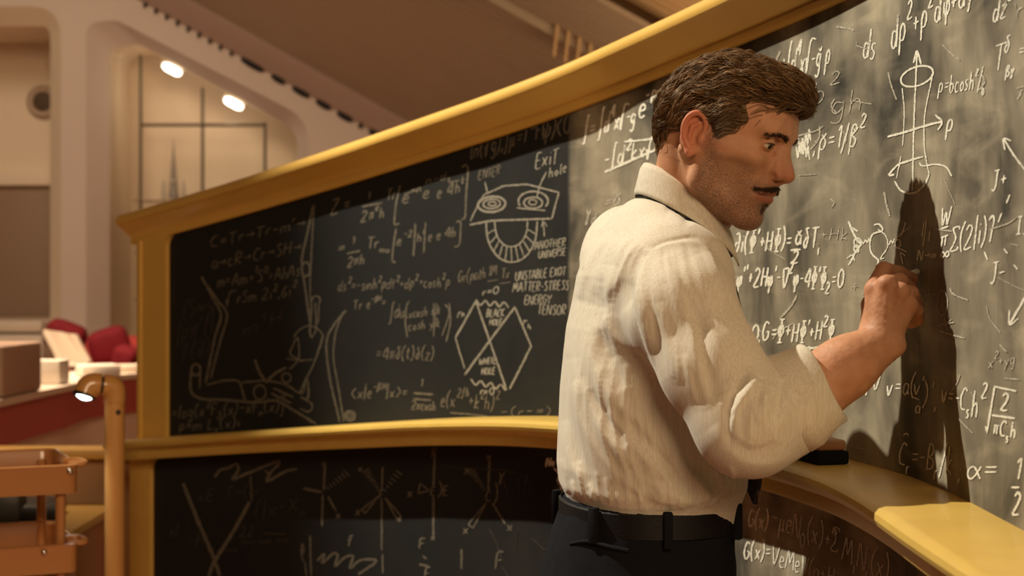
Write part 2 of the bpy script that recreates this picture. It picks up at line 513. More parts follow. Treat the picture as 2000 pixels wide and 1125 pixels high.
pp = smoothpath([at(122, 657, 7.55), at(132, 676, 7.5), at(145, 700, 7.4), at(150, 716, 7.25), at(141, 722, 7.1)], n=6)
V, F = [], []
for p_ in pp:
    for k in range(9):
        u = (k - 4) / 4
        V.append((p_[0] + u * 0.085, p_[1] - 0.05 * u * u, p_[2] + 0.012 * u * u))
for i in range(len(pp) - 1):
    for k in range(8):
        F.append((i * 9 + k, i * 9 + k + 1, i * 9 + k + 10, i * 9 + k + 9))
o = mesh('shell_back', V, F, shell, ch, smooth=True)
sm = o.modifiers.new('thick', 'SOLIDIFY'); sm.thickness = 0.03
cx_ = at(148, 722, 7.3).x
tube('chair_stem', [at(148, 722, 7.3), at(148, 850, 7.3), Vector((cx_, 7.3, 0.03))], 0.025, shell, ch, 10)
lathe('chair_foot', [(0.17, 0.0), (0.17, 0.015), (0.05, 0.035), (0.03, 0.05)], (cx_, 7.3, 0.0), shell, ch, 20)
t = tag(box('paper_stack', (-1.63, 6.35, zr + 0.022 + 0.024), (0.15, 0.12, 0.046), M['white'], None, 0.006, rz=0.5), 'thick stack of white paper on the console rim beside the lamp head', 'paper')
t = tag(box('grey_folder', (-1.575, 6.62, zr + 0.022 + 0.016), (0.12, 0.10, 0.030), M['cream'], None, 0.006, rz=0.45), 'flat pale folder on the console right of the white paper', 'folder')
t = tag(box('paper_box', (-1.70, 5.92, zr + 0.022 + 0.045), (0.12, 0.10, 0.088), M['white'], None, 0.006, rz=-0.1), 'white open box of papers at the end of the mauve block', 'box')
t = tag(box('equipment_block', (-1.765, 5.42, zr + 0.022 + 0.086), (0.25, 0.36, 0.17), M['mauve'], None, 0.012, rz=-0.06), 'plain brown equipment block on the near end of the console', 'cabinet')

# low partition that carries the ledge on to the left of the board
# ================================================================== the curved double chalkboard
TAB = np.array([
    # column, distance, top row and bottom row of the upper slate
    (262, 4.60, 476, 857), (283, 4.57, 471, 856), (330, 4.50, 458, 852), (500, 4.24, 411, 840), (700, 3.90, 352, 827),
    (900, 3.59, 289, 815), (1000, 3.45, 257, 812.5), (1091, 3.325, 226, 812), (1200, 3.20, 184, 818), (1300, 3.02, 144, 829), (1400, 2.87, 103, 842), (1500, 2.70, 62, 860),
    (1640, 2.475, 2, 892), (1771, 2.248, -60, 927), (1873, 2.030, -108, 969), (2000, 1.772, -172, 1037), (2150, 1.55, -250, 1113), (2450, 1.235, -420, 1250)])
def _curve():
    px = np.linspace(TAB[0, 0], TAB[-1, 0], 900)
    cs = [np.interp(px, TAB[:, 0], TAB[:, k]) for k in (1, 2, 3)]
    X = (px - 1000) / FPX * cs[0]
    Y = cs[0]
    ZT = CZ + (HZ - cs[1]) / FPX * Y
    ZB = CZ + (HZ - cs[2]) / FPX * Y
    A = np.stack([X, Y, ZT, ZB], 1)
    s = np.concatenate([[0], np.cumsum(np.hypot(np.diff(X), np.diff(Y)))])
    ss = np.arange(0, s[-1], 0.01)
    A = np.stack([np.interp(ss, s, A[:, k]) for k in range(4)], 1)
    pad = 14
    k = np.exp(-0.5 * (np.arange(-pad, pad + 1) / 6.0) ** 2); k /= k.sum()
    out = []
    for c in range(4):
        a = A[:, c]
        e = np.concatenate([2 * a[0] - a[pad:0:-1], a, 2 * a[-1] - a[-2:-pad - 2:-1]])
        out.append(np.convolve(e, k, 'valid'))
    return ss, np.stack(out, 1)
BS, BC = _curve()
BT = np.gradient(BC[:, :2], axis=0); BT /= np.linalg.norm(BT, axis=1)[:, None]
BN = np.stack([BT[:, 1], -BT[:, 0]], 1)           # points to the writer's side
def bpt(s, off, z):
    x = np.interp(s, BS, BC[:, 0]); y = np.interp(s, BS, BC[:, 1])
    nx = np.interp(s, BS, BN[:, 0]); ny = np.interp(s, BS, BN[:, 1])
    return np.stack([x + nx * off, y + ny * off, z + 0 * x], -1)
def ztop(s): return np.interp(s, BS, BC[:, 2])
def zbot(s): return np.interp(s, BS, BC[:, 3])
def px_to_s(off):
    P = BC[:, :2] + BN * off
    return 1000 + FPX * P[:, 0] / P[:, 1]
PXU, LOFF = px_to_s(0.0), 0.030
PXL = px_to_s(LOFF)
def on_board(px, py, lower=False, lift=0.0007):
    """pixel position -> point on the (upper or lower) slate, plus the along-board coordinate"""
    s = np.interp(px, PXL if lower else PXU, BS)
    off = LOFF if lower else 0.0
    p0 = bpt(s, off, 0)
    z = CZ + (HZ - np.asarray(py)) / FPX * p0[..., 1]
    return s, z, bpt(s, off + lift, z)
S0 = float(np.interp(283, PXU, BS))               # left end of the unit
SU = float(np.interp(331, PXU, BS))               # left edge of the upper slate
SLW = float(np.interp(300, PXL, BS))              # left edge of the lower slate
S1 = float(BS[-1])

board = tag(empty('chalkboard', tuple(BC[len(BC) // 2, :2]) + (0,)), 'large curved two-tier chalkboard in mustard frame covered with chalk equations', 'chalkboard')

# slate with dust: streaks and clouds of rubbed-out chalk
def slate(name, dust):
    m = bpy.data.materials.new(name)
    m.use_nodes = True
    nt = m.node_tree
    L = nt.links
    b = nt.nodes['Principled BSDF']
    b.inputs['Roughness'].default_value = 0.62
    b.inputs['Specular IOR Level'].default_value = 0.22
    uv = nt.nodes.new('ShaderNodeUVMap'); uv.uv_map = 'board'
    def noise(scale, sx, sy, detail, lo, hi, rot=0.0):
        mp = nt.nodes.new('ShaderNodeMapping')
        mp.inputs['Scale'].default_value = (sx, sy, 1)
        mp.inputs['Rotation'].default_value = (0, 0, rot)
        L.new(uv.outputs[0], mp.inputs[0])
        n = nt.nodes.new('ShaderNodeTexNoise')
        n.inputs['Scale'].default_value = scale
        n.inputs['Detail'].default_value = detail
        n.inputs['Distortion'].default_value = 0.8
        L.new(mp.outputs[0], n.inputs['Vector'])
        r = nt.nodes.new('ShaderNodeMapRange')
        r.inputs['From Min'].default_value = lo
        r.inputs['From Max'].default_value = hi
        L.new(n.outputs['Fac'], r.inputs['Value'])
        return r.outputs[0]
    def math_(op, a, b_):
        n = nt.nodes.new('ShaderNodeMath'); n.operation = op
        for i, v in enumerate((a, b_)):
            if isinstance(v, (int, float)):
                n.inputs[i].default_value = v
            else:
                L.new(v, n.inputs[i])
        return n.outputs[0]
    clouds = noise(4.2, 1, 0.8, 5, 0.36, 0.70)
    swipes = noise(4.0, 2.2, 0.7, 6, 0.35, 0.75, 0.5)
    fine = noise(30, 1, 0.4, 5, 0.3, 0.8, -0.3)
    wisps = noise(9.0, 0.6, 2.4, 7, 0.52, 0.78, -0.6)
    f = math_('ADD', math_('MULTIPLY', clouds, 0.62), math_('MULTIPLY', swipes, 0.30))
    f = math_('ADD', f, math_('MULTIPLY', wisps, 0.28))
    f = math_('MULTIPLY', f, math_('ADD', math_('MULTIPLY', fine, 0.30), 0.80))
    # cleaner slate on the far panel, dustier past the joint at the middle
    at_ = nt.nodes.new('ShaderNodeAttribute'); at_.attribute_name = 'dust'
    f = math_('MULTIPLY', f, at_.outputs['Fac'])
    mx = nt.nodes.new('ShaderNodeMix'); mx.data_type = 'RGBA'
    mx.inputs['A'].default_value = (0.0150, 0.0158, 0.0155, 1)
    mx.inputs['B'].default_value = (0.61, 0.51, 0.355, 1)
    mx.clamp_factor = True
    L.new(math_('MULTIPLY', f, dust), mx.inputs['Factor'])
    L.new(mx.outputs['Result'], b.inputs['Base Color'])
    return m
M['slate'] = slate('slate_dusty', 0.95)

def slate_panel(name, sa, sb, za, zb, off, thick, nz=24, corner=None):
    ss = np.arange(sa, sb + 0.011, 0.012)
    V, F, U, D = [], [], [], []
    for s in ss:
        a, b_ = za(s), zb(s)
        for j in range(nz + 1):
            z = a + (b_ - a) * j / nz
            V.append(bpt(s, off, z)); U.append((s, z))
            px = float(np.interp(s, BS, PXU))
            d = 0.012 + 0.03 * np.clip((px - 860) / 250, 0, 1) ** 1.6
            if px > 1113:
                d = 0.85 + 0.15 * np.clip((px - 1113) / 300, 0, 1)
            D.append(d)
    for i in range(len(ss) - 1):
        for j in range(nz):
            k = i * (nz + 1) + j
            F.append((k, k + nz + 1, k + nz + 2, k + 1))
    o = mesh(name, V, F, M['slate'], board, smooth=True)
    me = o.data
    ul = me.uv_layers.new(name='board')
    for l in me.loops:
        ul.data[l.index].uv = U[l.vertex_index]
    a_ = me.attributes.new('dust', 'FLOAT', 'POINT')
    a_.data.foreach_set('value', np.array(D, dtype=np.float32))
    return o
slate_panel('upper_slate', S0 + 0.01, S1, lambda s: zbot(s) - 0.02, lambda s: ztop(s) + 0.03, 0.0, 0.01)
slate_panel('lower_slate', S0 + 0.01, S1, lambda s: 0.25, lambda s: zbot(s) - 0.03, LOFF, 0.01)

# mouldings are profiles swept along the curve
def sweep(name, prof, sa, sb, zf, m, ds=0.02, closed=True, over=None):
    ss = np.append(np.arange(sa, sb, ds), sb)
    V, F = [], []
    n = len(prof)
    for s in ss:
        z0 = float(zf(s))
        for o_, dz in prof:
            V.append(bpt(s, o_, z0 + dz))
    for i in range(len(ss) - 1):
        for j in range(n if closed else n - 1):
            k = (j + 1) % n
            F.append((i * n + j, i * n + k, (i + 1) * n + k, (i + 1) * n + j))
    F.append(tuple(range(n)))
    F.append(tuple(range((len(ss) - 1) * n, len(ss) * n))[::-1])
    return mesh(name, V, F, m, board, auto=32)
rail_prof = [(-0.03, -0.004), (0.010, -0.004), (0.014, 0.001), (0.015, 0.009), (0.012, 0.013), (0.014, 0.016), (0.030, 0.028), (0.046, 0.040), (0.058, 0.049), (0.061, 0.051),
             (0.065, 0.053), (0.067, 0.058), (0.066, 0.066), (0.061, 0.075), (0.052, 0.080), (-0.03, 0.081)]
sweep('top_rail', rail_prof, S0 - 0.045, S1, ztop, M['wood'])
ledge_prof = [(-0.02, -0.006), (-0.02, 0.0), (0.112, 0.0), (0.121, -0.002), (0.127, -0.007), (0.129, -0.014), (0.126, -0.021), (0.118, -0.026), (0.106, -0.029),
              (0.102, -0.034), (0.101, -0.050), (0.098, -0.056), (0.02, -0.058), (-0.02, -0.058)]
sweep('chalk_ledge', ledge_prof, S0 - 0.02, S1, zbot, M['wood_top'])
# left end stiles, with the rounded inner corner of the slate opening
def stile(name, s_out, s_in, zlo, zhi, off, r, parent=board):
    """frame face left of the slate: inner corner at the top is filleted by r"""
    pts = [(s_out, zlo), (s_in, zlo)]
    zt = zhi(s_in)
    for k in range(9):
        a = math.pi - math.pi / 2 * k / 8
        c = (s_in + r, zt - r)
        pts.append((c[0] + r * math.cos(a), (zhi(c[0] + r * math.cos(a))) - r + r * math.sin(a)))
    pts.append((s_in + r, zhi(s_in + r) + 0.03))
    pts.append((s_out, zhi(s_out) + 0.03))
    V = [bpt(s, off + 0.014, z) for s, z in pts] + [bpt(s, off - 0.03, z) for s, z in pts]
    n = len(pts)
    bm = bmesh.new()
    vs_ = [bm.verts.new(tuple(v)) for v in V]
    es = [bm.edges.new((vs_[i], vs_[(i + 1) % n])) for i in range(n)]
    bmesh.ops.triangle_fill(bm, use_beauty=True, use_dissolve=False, edges=es)
    for i in range(n):
        j = (i + 1) % n
        bm.faces.new((vs_[i], vs_[j], vs_[n + j], vs_[n + i]))
    return from_bm(name, bm, M['wood'], parent, auto=40)
stile('upper_stile', S0 + 0.006, SU, float(zbot(S0)) - 0.01, lambda s: float(ztop(s)) - 0.002, 0.0, 0.035)
stile('lower_stile', S0 - 0.012, SLW, 0.05, lambda s: float(zbot(s)) - 0.058, LOFF, 0.032)
pe = bpt(np.array(S0 - 0.004), -0.01, 0)
box('end_post', (pe[0], pe[1], (0.0 + float(ztop(S0))) / 2), (0.018, 0.06, float(ztop(S0))), M['wood'], board, 0.003, rz=math.atan2(BT[0, 1], BT[0, 0]))
sweep('plinth', [(-0.05, 0), (0.06, 0), (0.06, 0.24), (0.05, 0.26), (-0.05, 0.26)], S0 - 0.012, S1, lambda s: 0.0, M['wood'])
sweep('back_board', [(-0.045, 0.05), (-0.015, 0.05), (-0.015, 1.0), (-0.045, 1.0)], S0, S1, lambda s: float(zbot(s)) - 1.05, M['wood'])
sweep('upper_back', [(-0.045, 0.0), (-0.018, 0.0), (-0.018, -0.25), (-0.045, -0.25)], S0, S1, lambda s: float(ztop(s)) + 0.08, M['wood'])

# partition carrying the ledge on to the left
pt = tag(empty('low_partition', (-1.9, 4.75, 0)), 'low tan partition wall running left from the chalkboard end', 'partition')
rz_ = at(100, 880, 4.80).z
pm = mat('partition_tan', (0.42, 0.22, 0.08), 0.5, 0.4, noise=0.08, nscale=6)
box('partition_panel', (-1.92, 4.86, (rz_ - 0.03) / 2), (1.64, 0.05, rz_ - 0.03), pm, pt, 0.004)
box('partition_rail', (-1.92, 4.84, rz_ - 0.010), (1.68, 0.12, 0.03), M['wood'], pt, 0.008)
cb_ = tag(empty('low_cabinet', (-1.55, 4.45, 0)), 'low cabinet with mustard top behind the orange trolley', 'cabinet')
ct = at(100, 1020, 4.4).z
mt = mat('mustard_top', (0.55, 0.34, 0.08), 0.45, noise=0.06)
box('cabinet_top', (-1.66, 4.52, ct - 0.012), (1.0, 0.50, 0.024), mt, cb_, 0.006)
br = mat('cabinet_brown', (0.34, 0.15, 0.05), 0.5, noise=0.06)
box('cabinet_body', (-1.66, 4.54, (ct - 0.024) / 2), (0.98, 0.44, ct - 0.024), br, cb_, 0.004)
for i in range(3):
    box('cabinet_door', (-1.98 + i * 0.33, 4.315, (ct - 0.06) / 2), (0.31, 0.018, ct - 0.16), br, cb_, 0.004)
ic = tag(empty('instrument_case', at(40, 1012, 4.45)), 'black instrument case lying on the mustard cabinet top', 'case')
box('case_body', (at(60, 1000, 4.5).x, 4.50, ct + 0.022), (0.17, 0.2, 0.042), M['dark'], ic, 0.008, rz=0.15)
box('case_lid', (at(4, 1000, 4.4).x, 4.44, ct + 0.038), (0.09, 0.13, 0.074), mat('dark_slate', (0.05, 0.055, 0.055), 0.45), ic, 0.008, rz=0.15)

# ------------------------------------------------------------------ task lamp
LD = 4.04
LQ = LD / 3.75
tl = tag(empty('task_lamp', (at(224, 900, LD).x, LD, 0)), 'orange cylindrical task lamp with a short glowing swivel head', 'lamp')
lx = at(224, 900, LD).x
zt_ = at(224, 757, LD).z
lathe('pole', [(0.025, 0.0), (0.025, zt_ - 0.02), (0.024, zt_ - 0.012)], (lx, LD, 0), M['lampp'], tl, 28)
lathe('foot', [(0.10, 0.0), (0.10, 0.012), (0.09, 0.02), (0.03, 0.024), (0.024, 0.05)], (lx, LD, 0), M['lampp'], tl, 32)
hd = Vector((-0.94, -0.32, 0.10)).normalized()
ec = Vector((lx, LD, zt_ - 0.002))
V1 = smoothpath([ec + Vector((0, 0, -0.035)), ec + Vector((0, 0, -0.012)), ec + hd * 0.006 + Vector((0, 0, 0.004)), ec + hd * 0.028 + Vector((0, 0, 0.006))], n=6)
tube('elbow', V1, [0.0275] * (len(V1) - 1) + [0.027], M['lampp'], tl, 24)
e1 = ec + hd * 0.029 + Vector((0, 0, 0.006))
lathe('swivel_ring', [(0.0215, 0.0), (0.0215, 0.005)], e1, M['dark'], tl, 24, axis=hd)
e2 = e1 + hd * 0.005
V2 = smoothpath([e2, e2 + hd * 0.016, e2 + hd * 0.030 + Vector((0, 0, -0.006)), e2 + hd * 0.038 + Vector((0, -0.004, -0.026))], n=7)
tube('lamp_head', V2, [0.026] + [0.029] * (len(V2) - 1), M['lampp'], tl, 24)
ax = Vector((-0.20, -0.34, -0.92)).normalized()
e3 = Vector(V2[-1])
lathe('lens_bezel', [(0.028, 0.0), (0.0290, 0.002), (0.0285, 0.009), (0.022, 0.010), (0.019, 0.006)], e3 - ax * 0.002, M['dark'], tl, 28, axis=ax)
lathe('lens', [(0.0005, 0.0), (0.020, 0.0), (0.0185, 0.009), (0.010, 0.0135), (0.0005, 0.015)], e3 - ax * 0.001, M['glass_lit'], tl, 24, axis=ax)
lathe('switch', [(0.006, 0.0), (0.006, 0.004), (0.004, 0.006)], at(231, 805, LD - 0.022) + Vector((0, 0, 0)), M['dark'], tl, 14, axis=(0.25, -1, 0))
lamp('task_glow', 'SPOT', tuple(e3 + ax * 0.03), tuple(e3 + ax), 5.0, (0.95, 1.0, 0.92), spot_size=math.radians(95), spot_blend=0.6, shadow_soft_size=0.015)

# ------------------------------------------------------------------ trolley
TD = 3.55
tr = tag(empty('trolley', (at(0, 900, TD).x, TD + 0.2, 0)), 'orange metal trolley with rimmed trays at the left edge', 'trolley')
xr = at(154, 900, TD).x
RA = math.radians(24)
def tp(u, v, z):
    return Vector((xr + u * math.cos(RA) - v * math.sin(RA), TD + u * math.sin(RA) + v * math.cos(RA), z))
def tray(zr_, hgt):
    w, dp = 0.62, 0.36
    prof = rounded([(-w, 0), (0, 0), (0, dp), (-w, dp)], 0.03, 6)
    n = len(prof)
    c = prof.mean(0)
    V, F = [], []
    rings = [(1.0, zr_ - hgt), (1.0, zr_ - 0.008), (1.012, zr_), (0.992, zr_ + 0.002), (0.978, zr_ - 0.006), (0.975, zr_ - hgt + 0.006)]
    for k, z in rings:
        for p in prof:
            q = c + (p - c) * np.array((1 + (k - 1), 1 + (k - 1) * 1.6))
            V.append(tp(q[0], q[1], z))
    for i in range(len(rings) - 1):
        for j in range(n):
            F.append((i * n + j, i * n + (j + 1) % n, (i + 1) * n + (j + 1) % n, (i + 1) * n + j))
    F.append(tuple(range(n)))
    F.append(tuple(range((len(rings) - 1) * n, len(rings) * n)))
    return mesh('tray', V, F, M['cartp'], tr, auto=30)
tz1, tz2 = at(100, 908, TD).z, at(100, 1062, TD).z
tray(tz1, 0.062)
tray(tz2, 0.062)
tray(0.20, 0.062)
for px_, py_ in ((-0.035, 0.03), (-0.035, 0.33), (-0.585, 0.03), (-0.585, 0.33)):
    tube('post', [tp(px_, py_, 0.09), tp(px_, py_, 0.5), tp(px_, py_, tz1 - 0.02)], 0.011, M['cartp'], tr, 10)
    tube('caster_fork', [tp(px_, py_, 0.10), tp(px_, py_, 0.07), tp(px_ + 0.01, py_, 0.045)], 0.009, M['dark'], tr, 8)
    lathe('caster_wheel', [(0.01, -0.012), (0.035, -0.010), (0.035, 0.010), (0.01, 0.012)], tp(px_ + 0.01, py_, 0.036), M['dark'], tr, 16, axis=(0, 1, 0))
for zc_ in (tz1, tz2):
    hp = smoothpath([tp(-0.02, 0.02, zc_), tp(0.014, 0.02, zc_), tp(0.02, 0.05, zc_), tp(0.014, 0.09, zc_), tp(-0.02, 0.09, zc_)], n=5)
    tube('corner_handle', hp, 0.007, M['cartp'], tr, 8)
chrome = mat('chrome_stud', (0.9, 0.88, 0.82), 0.12, metal=1.0)
for u_, z_ in ((-0.02, tz1), (-0.075, tz2)):
    lathe('stud', [(0.0075, 0.0), (0.007, 0.003), (0.004, 0.006), (0.0005, 0.0068)], tp(u_, -0.0045, z_ - 0.012), chrome, tr, 14, axis=tp(0, -1, 0.3) - tp(0, 0, 0))
wr = tag(tube('metal_rod', [tp(-0.40, 0.12, tz1 - 0.047), tp(-0.3, 0.15, tz1 - 0.047), tp(-0.12, 0.20, tz1 - 0.047)], [0.007, 0.006, 0.007], M['cartp'], None, 8), 'orange rod lying in the top tray of the trolley', 'rod')
# ================================================================== chalk writing, drawn as strokes lying on the slate
def chalk_mat(name, col, gap):
    m = bpy.data.materials.new(name); m.use_nodes = True
    nt = m.node_tree; b = nt.nodes['Principled BSDF']
    tc = nt.nodes.new('ShaderNodeTexCoord')
    n = nt.nodes.new('ShaderNodeTexNoise'); n.inputs['Scale'].default_value = 420; n.inputs['Detail'].default_value = 3
    nt.links.new(tc.outputs['Object'], n.inputs['Vector'])
    r = nt.nodes.new('ShaderNodeMapRange'); r.inputs['From Min'].default_value = gap - 0.08; r.inputs['From Max'].default_value = gap + 0.10
    nt.links.new(n.outputs['Fac'], r.inputs['Value'])
    mx = nt.nodes.new('ShaderNodeMix'); mx.data_type = 'RGBA'
    mx.inputs['A'].default_value = (*[c * 0.38 for c in col], 1); mx.inputs['B'].default_value = (*col, 1)
    nt.links.new(r.outputs[0], mx.inputs['Factor'])
    nt.links.new(mx.outputs['Result'], b.inputs['Base Color'])
    b.inputs['Roughness'].default_value = 0.95; b.inputs['Specular IOR Level'].default_value = 0.05
    return m
M['chalk'] = chalk_mat('chalk', (0.86, 0.80, 0.66), 0.40)
M['chalk2'] = chalk_mat('chalk_darker', (0.20, 0.172, 0.13), 0.49)  # darker chalk tone, mostly on the far panel and lower slate
M['chalkm'] = chalk_mat('chalk_soft', (0.38, 0.34, 0.265), 0.45)
M['chalkg'] = chalk_mat('chalk_wiped', (0.58, 0.51, 0.40), 0.46)
M['chalk3'] = chalk_mat('chalk_ghost', (0.085, 0.072, 0.056), 0.5)

GL = {}
def _g(s):
    for ln in s.strip().split('\n'):
        k, w, d = ln.split(' ', 2)
        GL[k] = (float(w), [[tuple(float(c) for c in p.split(',')) for p in st.split()] for st in d.split('|')])
_g('''
0 3 1.5,6 .3,4.5 .3,1.5 1.5,0 2.7,1.5 2.7,4.5 1.5,6
1 1.6 .3,4.8 1.2,6 1,0
2 3.2 .3,4.8 1.4,6 2.6,5 2,3 .2,.1 3,.2
3 3 .4,5.6 1.8,6 2.4,4.8 1.2,3.2 2.6,1.8 1.6,0 .3,.5
4 3.2 2.3,0 2.2,6 .2,2 3,2.2
5 3 2.6,6 .8,5.8 .5,3.4 2,3.6 2.6,1.6 1.4,0 .3,.4
6 3 2.4,6 .8,3.8 .4,1.4 1.4,0 2.6,1.2 1.8,2.8 .5,1.8
7 3 .2,5.8 2.8,6 1.2,0
8 3 1.5,3.2 .5,4.6 1.5,6 2.5,4.6 1.5,3.2 .3,1.4 1.5,0 2.7,1.4 1.5,3.2
9 3 2.5,4.4 1.3,3 .4,4.6 1.5,6 2.5,4.8 2.2,0
A 3.4 .1,0 1.7,6 3.2,0|.8,2.2 2.6,2.2
B 3 .4,0 .6,6 2.2,5.4 2,3.6 .7,3.1 2.6,2.4 2.4,.6 .3,0
C 3 2.8,5.2 1.6,6 .3,3.6 .8,.6 2.8,.4
D 3.2 .4,0 .6,6 2.4,5 2.8,2.4 1.8,.2 .3,0
E 2.8 2.6,6 .5,5.8 .4,.2 2.6,.1|.5,3.1 2.2,3.2
F 2.8 2.6,6 .5,5.8 .4,0|.5,3.1 2.2,3.2
G 3.2 2.8,5.2 1.4,6 .3,3 1.2,.2 2.7,1 2.8,2.8 1.8,2.8
H 3.4 .4,0 .7,6|2.8,0 3,6|.5,3 2.9,3.1
I 2 .2,6 1.8,6|1,6 1,0|.2,0 1.8,0
J 2.6 .4,6 2.4,6|1.6,6 1.5,1 .8,-.6 .1,.2
K 3 .4,0 .6,6|2.8,6 .6,3 2.8,0
L 2.6 .6,6 .4,.1 2.5,.2
M 4 .1,0 .9,6 1.9,2 3,6 3.8,0
N 3.4 .2,0 .6,6 2.8,0 3.2,6
O 3.2 1.6,6 .3,4.4 .4,1.4 1.7,0 2.9,1.6 2.8,4.6 1.6,6
P 3 .4,0 .6,6 2.4,5.4 2.3,3.4 .5,2.8
R 3 .3,0 .5,6 2.4,5.4 2.2,3.4 .5,3 2.7,0
S 2.8 2.5,5.4 1.4,6 .5,4.8 2.3,2.4 1.6,.1 .2,.6
T 3 .1,5.8 3,6|1.5,6 1.4,0
U 3.2 .4,6 .4,1.2 1.6,0 2.8,1.2 3,6
V 3.2 .2,6 1.5,0 3.2,6
W 4.2 .1,6 1,0 2.1,4.2 3.1,0 4.2,6
X 3.2 .2,6 3,0|3,6 .2,0
Y 3 .1,6 1.5,3.2 3,6|1.5,3.2 1.4,0
Z 3 .2,5.8 2.8,6 .2,.1 2.9,.1
a 2.6 2.2,3.2 .8,3.6 .3,1.2 1.2,0 2.1,1.4 2.2,3.4 2.4,0
b 2.6 .5,6 .5,.2 1.8,.1 2.2,2 1.4,3.2 .5,2.2
c 2.4 2.1,3 1,3.6 .3,1.6 1.1,0 2.2,.5
d 2.8 2,2.8 .8,3.4 .3,1.2 1.2,0 2.1,1.4 2.4,6.2 2.3,0
e 2.4 .4,1.8 2,2.2 1.6,3.6 .6,3 .4,1 1.2,0 2.2,.5
f 2.2 2.1,6 1.2,6 .9,4 .8,-1.4|.1,3.4 1.9,3.5
g 2.6 2.1,3 .9,3.6 .3,1.8 1.1,.6 2.1,1.8 2.2,3.4 2,-1.4 1,-2 .3,-1.3
h 2.6 .5,6.2 .4,0|.4,2.2 1.4,3.4 2.1,2.4 2.1,0
i 1.2 .6,3.4 .6,0|.6,4.8 .65,5
j 1.4 .9,3.4 .8,-1.4 0,-1.6|.9,4.8 .95,5
k 2.6 .5,6 .4,0|2.1,3.4 .5,1.6 2.2,0
l 1.2 .6,6.2 .5,.4 1,.1
m 3.8 .3,0 .4,3.4|.4,2.4 1.3,3.4 1.9,2.4 1.8,0|1.9,2.4 2.8,3.4 3.4,2.4 3.4,0
n 2.6 .3,0 .4,3.4|.4,2.2 1.4,3.4 2.1,2.4 2.2,0
o 2.4 1.2,3.4 .3,1.8 1.1,0 2.1,1.6 1.2,3.4
p 2.6 .5,-2 .5,3.4|.5,2.4 1.6,3.5 2.2,1.8 1.4,.2 .5,.8
r 2 .3,0 .4,3.4|.4,2 1,3.2 1.8,3.3
s 2.2 1.9,3.2 .9,3.5 .5,2.5 1.7,1.3 1.1,0 .2,.4
t 2 1,5.4 .9,.5 1.7,.1|.1,3.6 1.9,3.7
u 2.6 .3,3.4 .4,.6 1.2,0 2,1 2.1,3.4 2.3,0
v 2.4 .2,3.4 1.1,0 2.2,3.4
w 3.4 .2,3.4 .9,0 1.7,2.6 2.4,0 3.3,3.4
x 2.6 .2,3.4 2.3,0|2.3,3.4 .2,0
y 2.6 .2,3.4 1.2,.6|2.3,3.4 .6,-2
z 2.4 .2,3.3 2.1,3.4 .2,.1 2.3,.1
+ 2.6 .2,2.8 2.3,2.9|1.2,4.1 1.2,1.5
- 2.4 .2,2.7 2.1,2.8
= 2.8 .3,3.4 2.4,3.5|.2,2 2.4,2.1
( 1.8 1.6,7 .5,4.6 .4,1.8 1.3,-1
) 1.8 .2,7 1.2,4.6 1.3,1.8 .3,-1
[ 1.8 1.6,7.6 .4,7.5 .3,-1.8 1.4,-1.9
] 1.8 .2,7.6 1.4,7.5 1.3,-1.8 .2,-1.9
| 1.2 .6,7.2 .6,-1.4
/ 2.2 2,7 .2,-1.2
< 2.4 2,5.6 .3,2.8 2,-.2
> 2.4 .3,5.6 2,2.8 .3,-.2
; 1.2 .6,3.2 .65,3|.7,.4 .3,-1.2
, 1.2 .6,.6 .3,-.9
. 1.2 .5,.3 .7,.1
: 1.2 .6,3.4 .6,3.1|.6,1 .6,.7
' 1.0 .6,7 .3,5.2
? 2.6 .3,5.4 1.4,6.4 2.3,5.2 1.9,2.4 1.6,0
~ 3 .2,2.4 .8,3.2 1.5,2.5 2.1,3.2 2.8,2.6
→ 3.4 .2,2.6 3,2.7|2.2,3.7 3,2.7 2.1,1.7
∂ 2.6 .6,5.4 1.6,6 2.3,4 2,1.2 1.1,0 .3,1.4 1,3 2.2,2.6
∇ 3.2 .2,5.8 3,6 1.5,0 .2,5.8
Φ 3 .5,6.4 2.6,6.4|1.5,6.4 1.4,-.6|.4,-.6 2.5,-.6|1.5,4.8 .4,3.4 1.3,1.2 2.5,2.4 2.4,4.2 1.5,4.8
φ 2.8 .3,3.6 .4,1.2 1.4,.4 2.4,1.6 2.2,3.6 1.4,3 1.2,-1.8
ρ 2.6 .4,-2 .5,2.6 1.4,3.9 2.3,2.6 1.7,.6 .5,.9
π 2.8 .1,3.4 2.7,3.7|.8,3.5 .6,0|1.9,3.6 1.9,.2
Σ 3.2 2.9,5.2 2.7,6 .4,5.9 1.8,3 .2,.1 2.9,0 3,.8
α 3 2.8,3.6 1.4,.2 .5,.6 .5,2.6 1.5,3.4 2.9,0
β 2.6 .3,-2 .6,5 1.7,6 2.1,4.6 .9,3.2 2.3,1.8 1.5,0 .6,.4
γ 2.6 .2,3.2 1,2.6 1.2,-1.6 .8,-1 2.3,3.6
δ 2.6 2.1,5.8 .8,5.6 1.9,3 1.2,0 .3,1.4 1.2,3.2
μ 2.8 .3,-2 .6,3.4|.5,.8 1.5,.2 2.1,3.4|2.1,1 2.5,0
ψ 3 .2,3.4 .7,1.2 1.6,.6 2.6,1.6 2.8,3.6|1.6,5 1.3,-1.6
χ 2.8 .2,3.6 2.4,-1.8|2.5,3.6 .2,-1.6
√ 3 0,2.6 .5,2.9 1.2,-.6 1.8,6.8 4.8,7
∫ 2.2 2,7.6 1.4,8 1,6.4 .9,.2 .5,-1.6 -.2,-1.2
∞ 3.4 1.7,1.8 .8,3 .2,1.8 .9,.7 1.7,1.8 2.6,3 3.2,1.8 2.5,.7 1.7,1.8
ˇ 0 -2,5 -1.3,4.2 -.5,5.2
¨ 0 -1.8,6.6 -1.7,6.3|-.8,6.7 -.7,6.4
''')
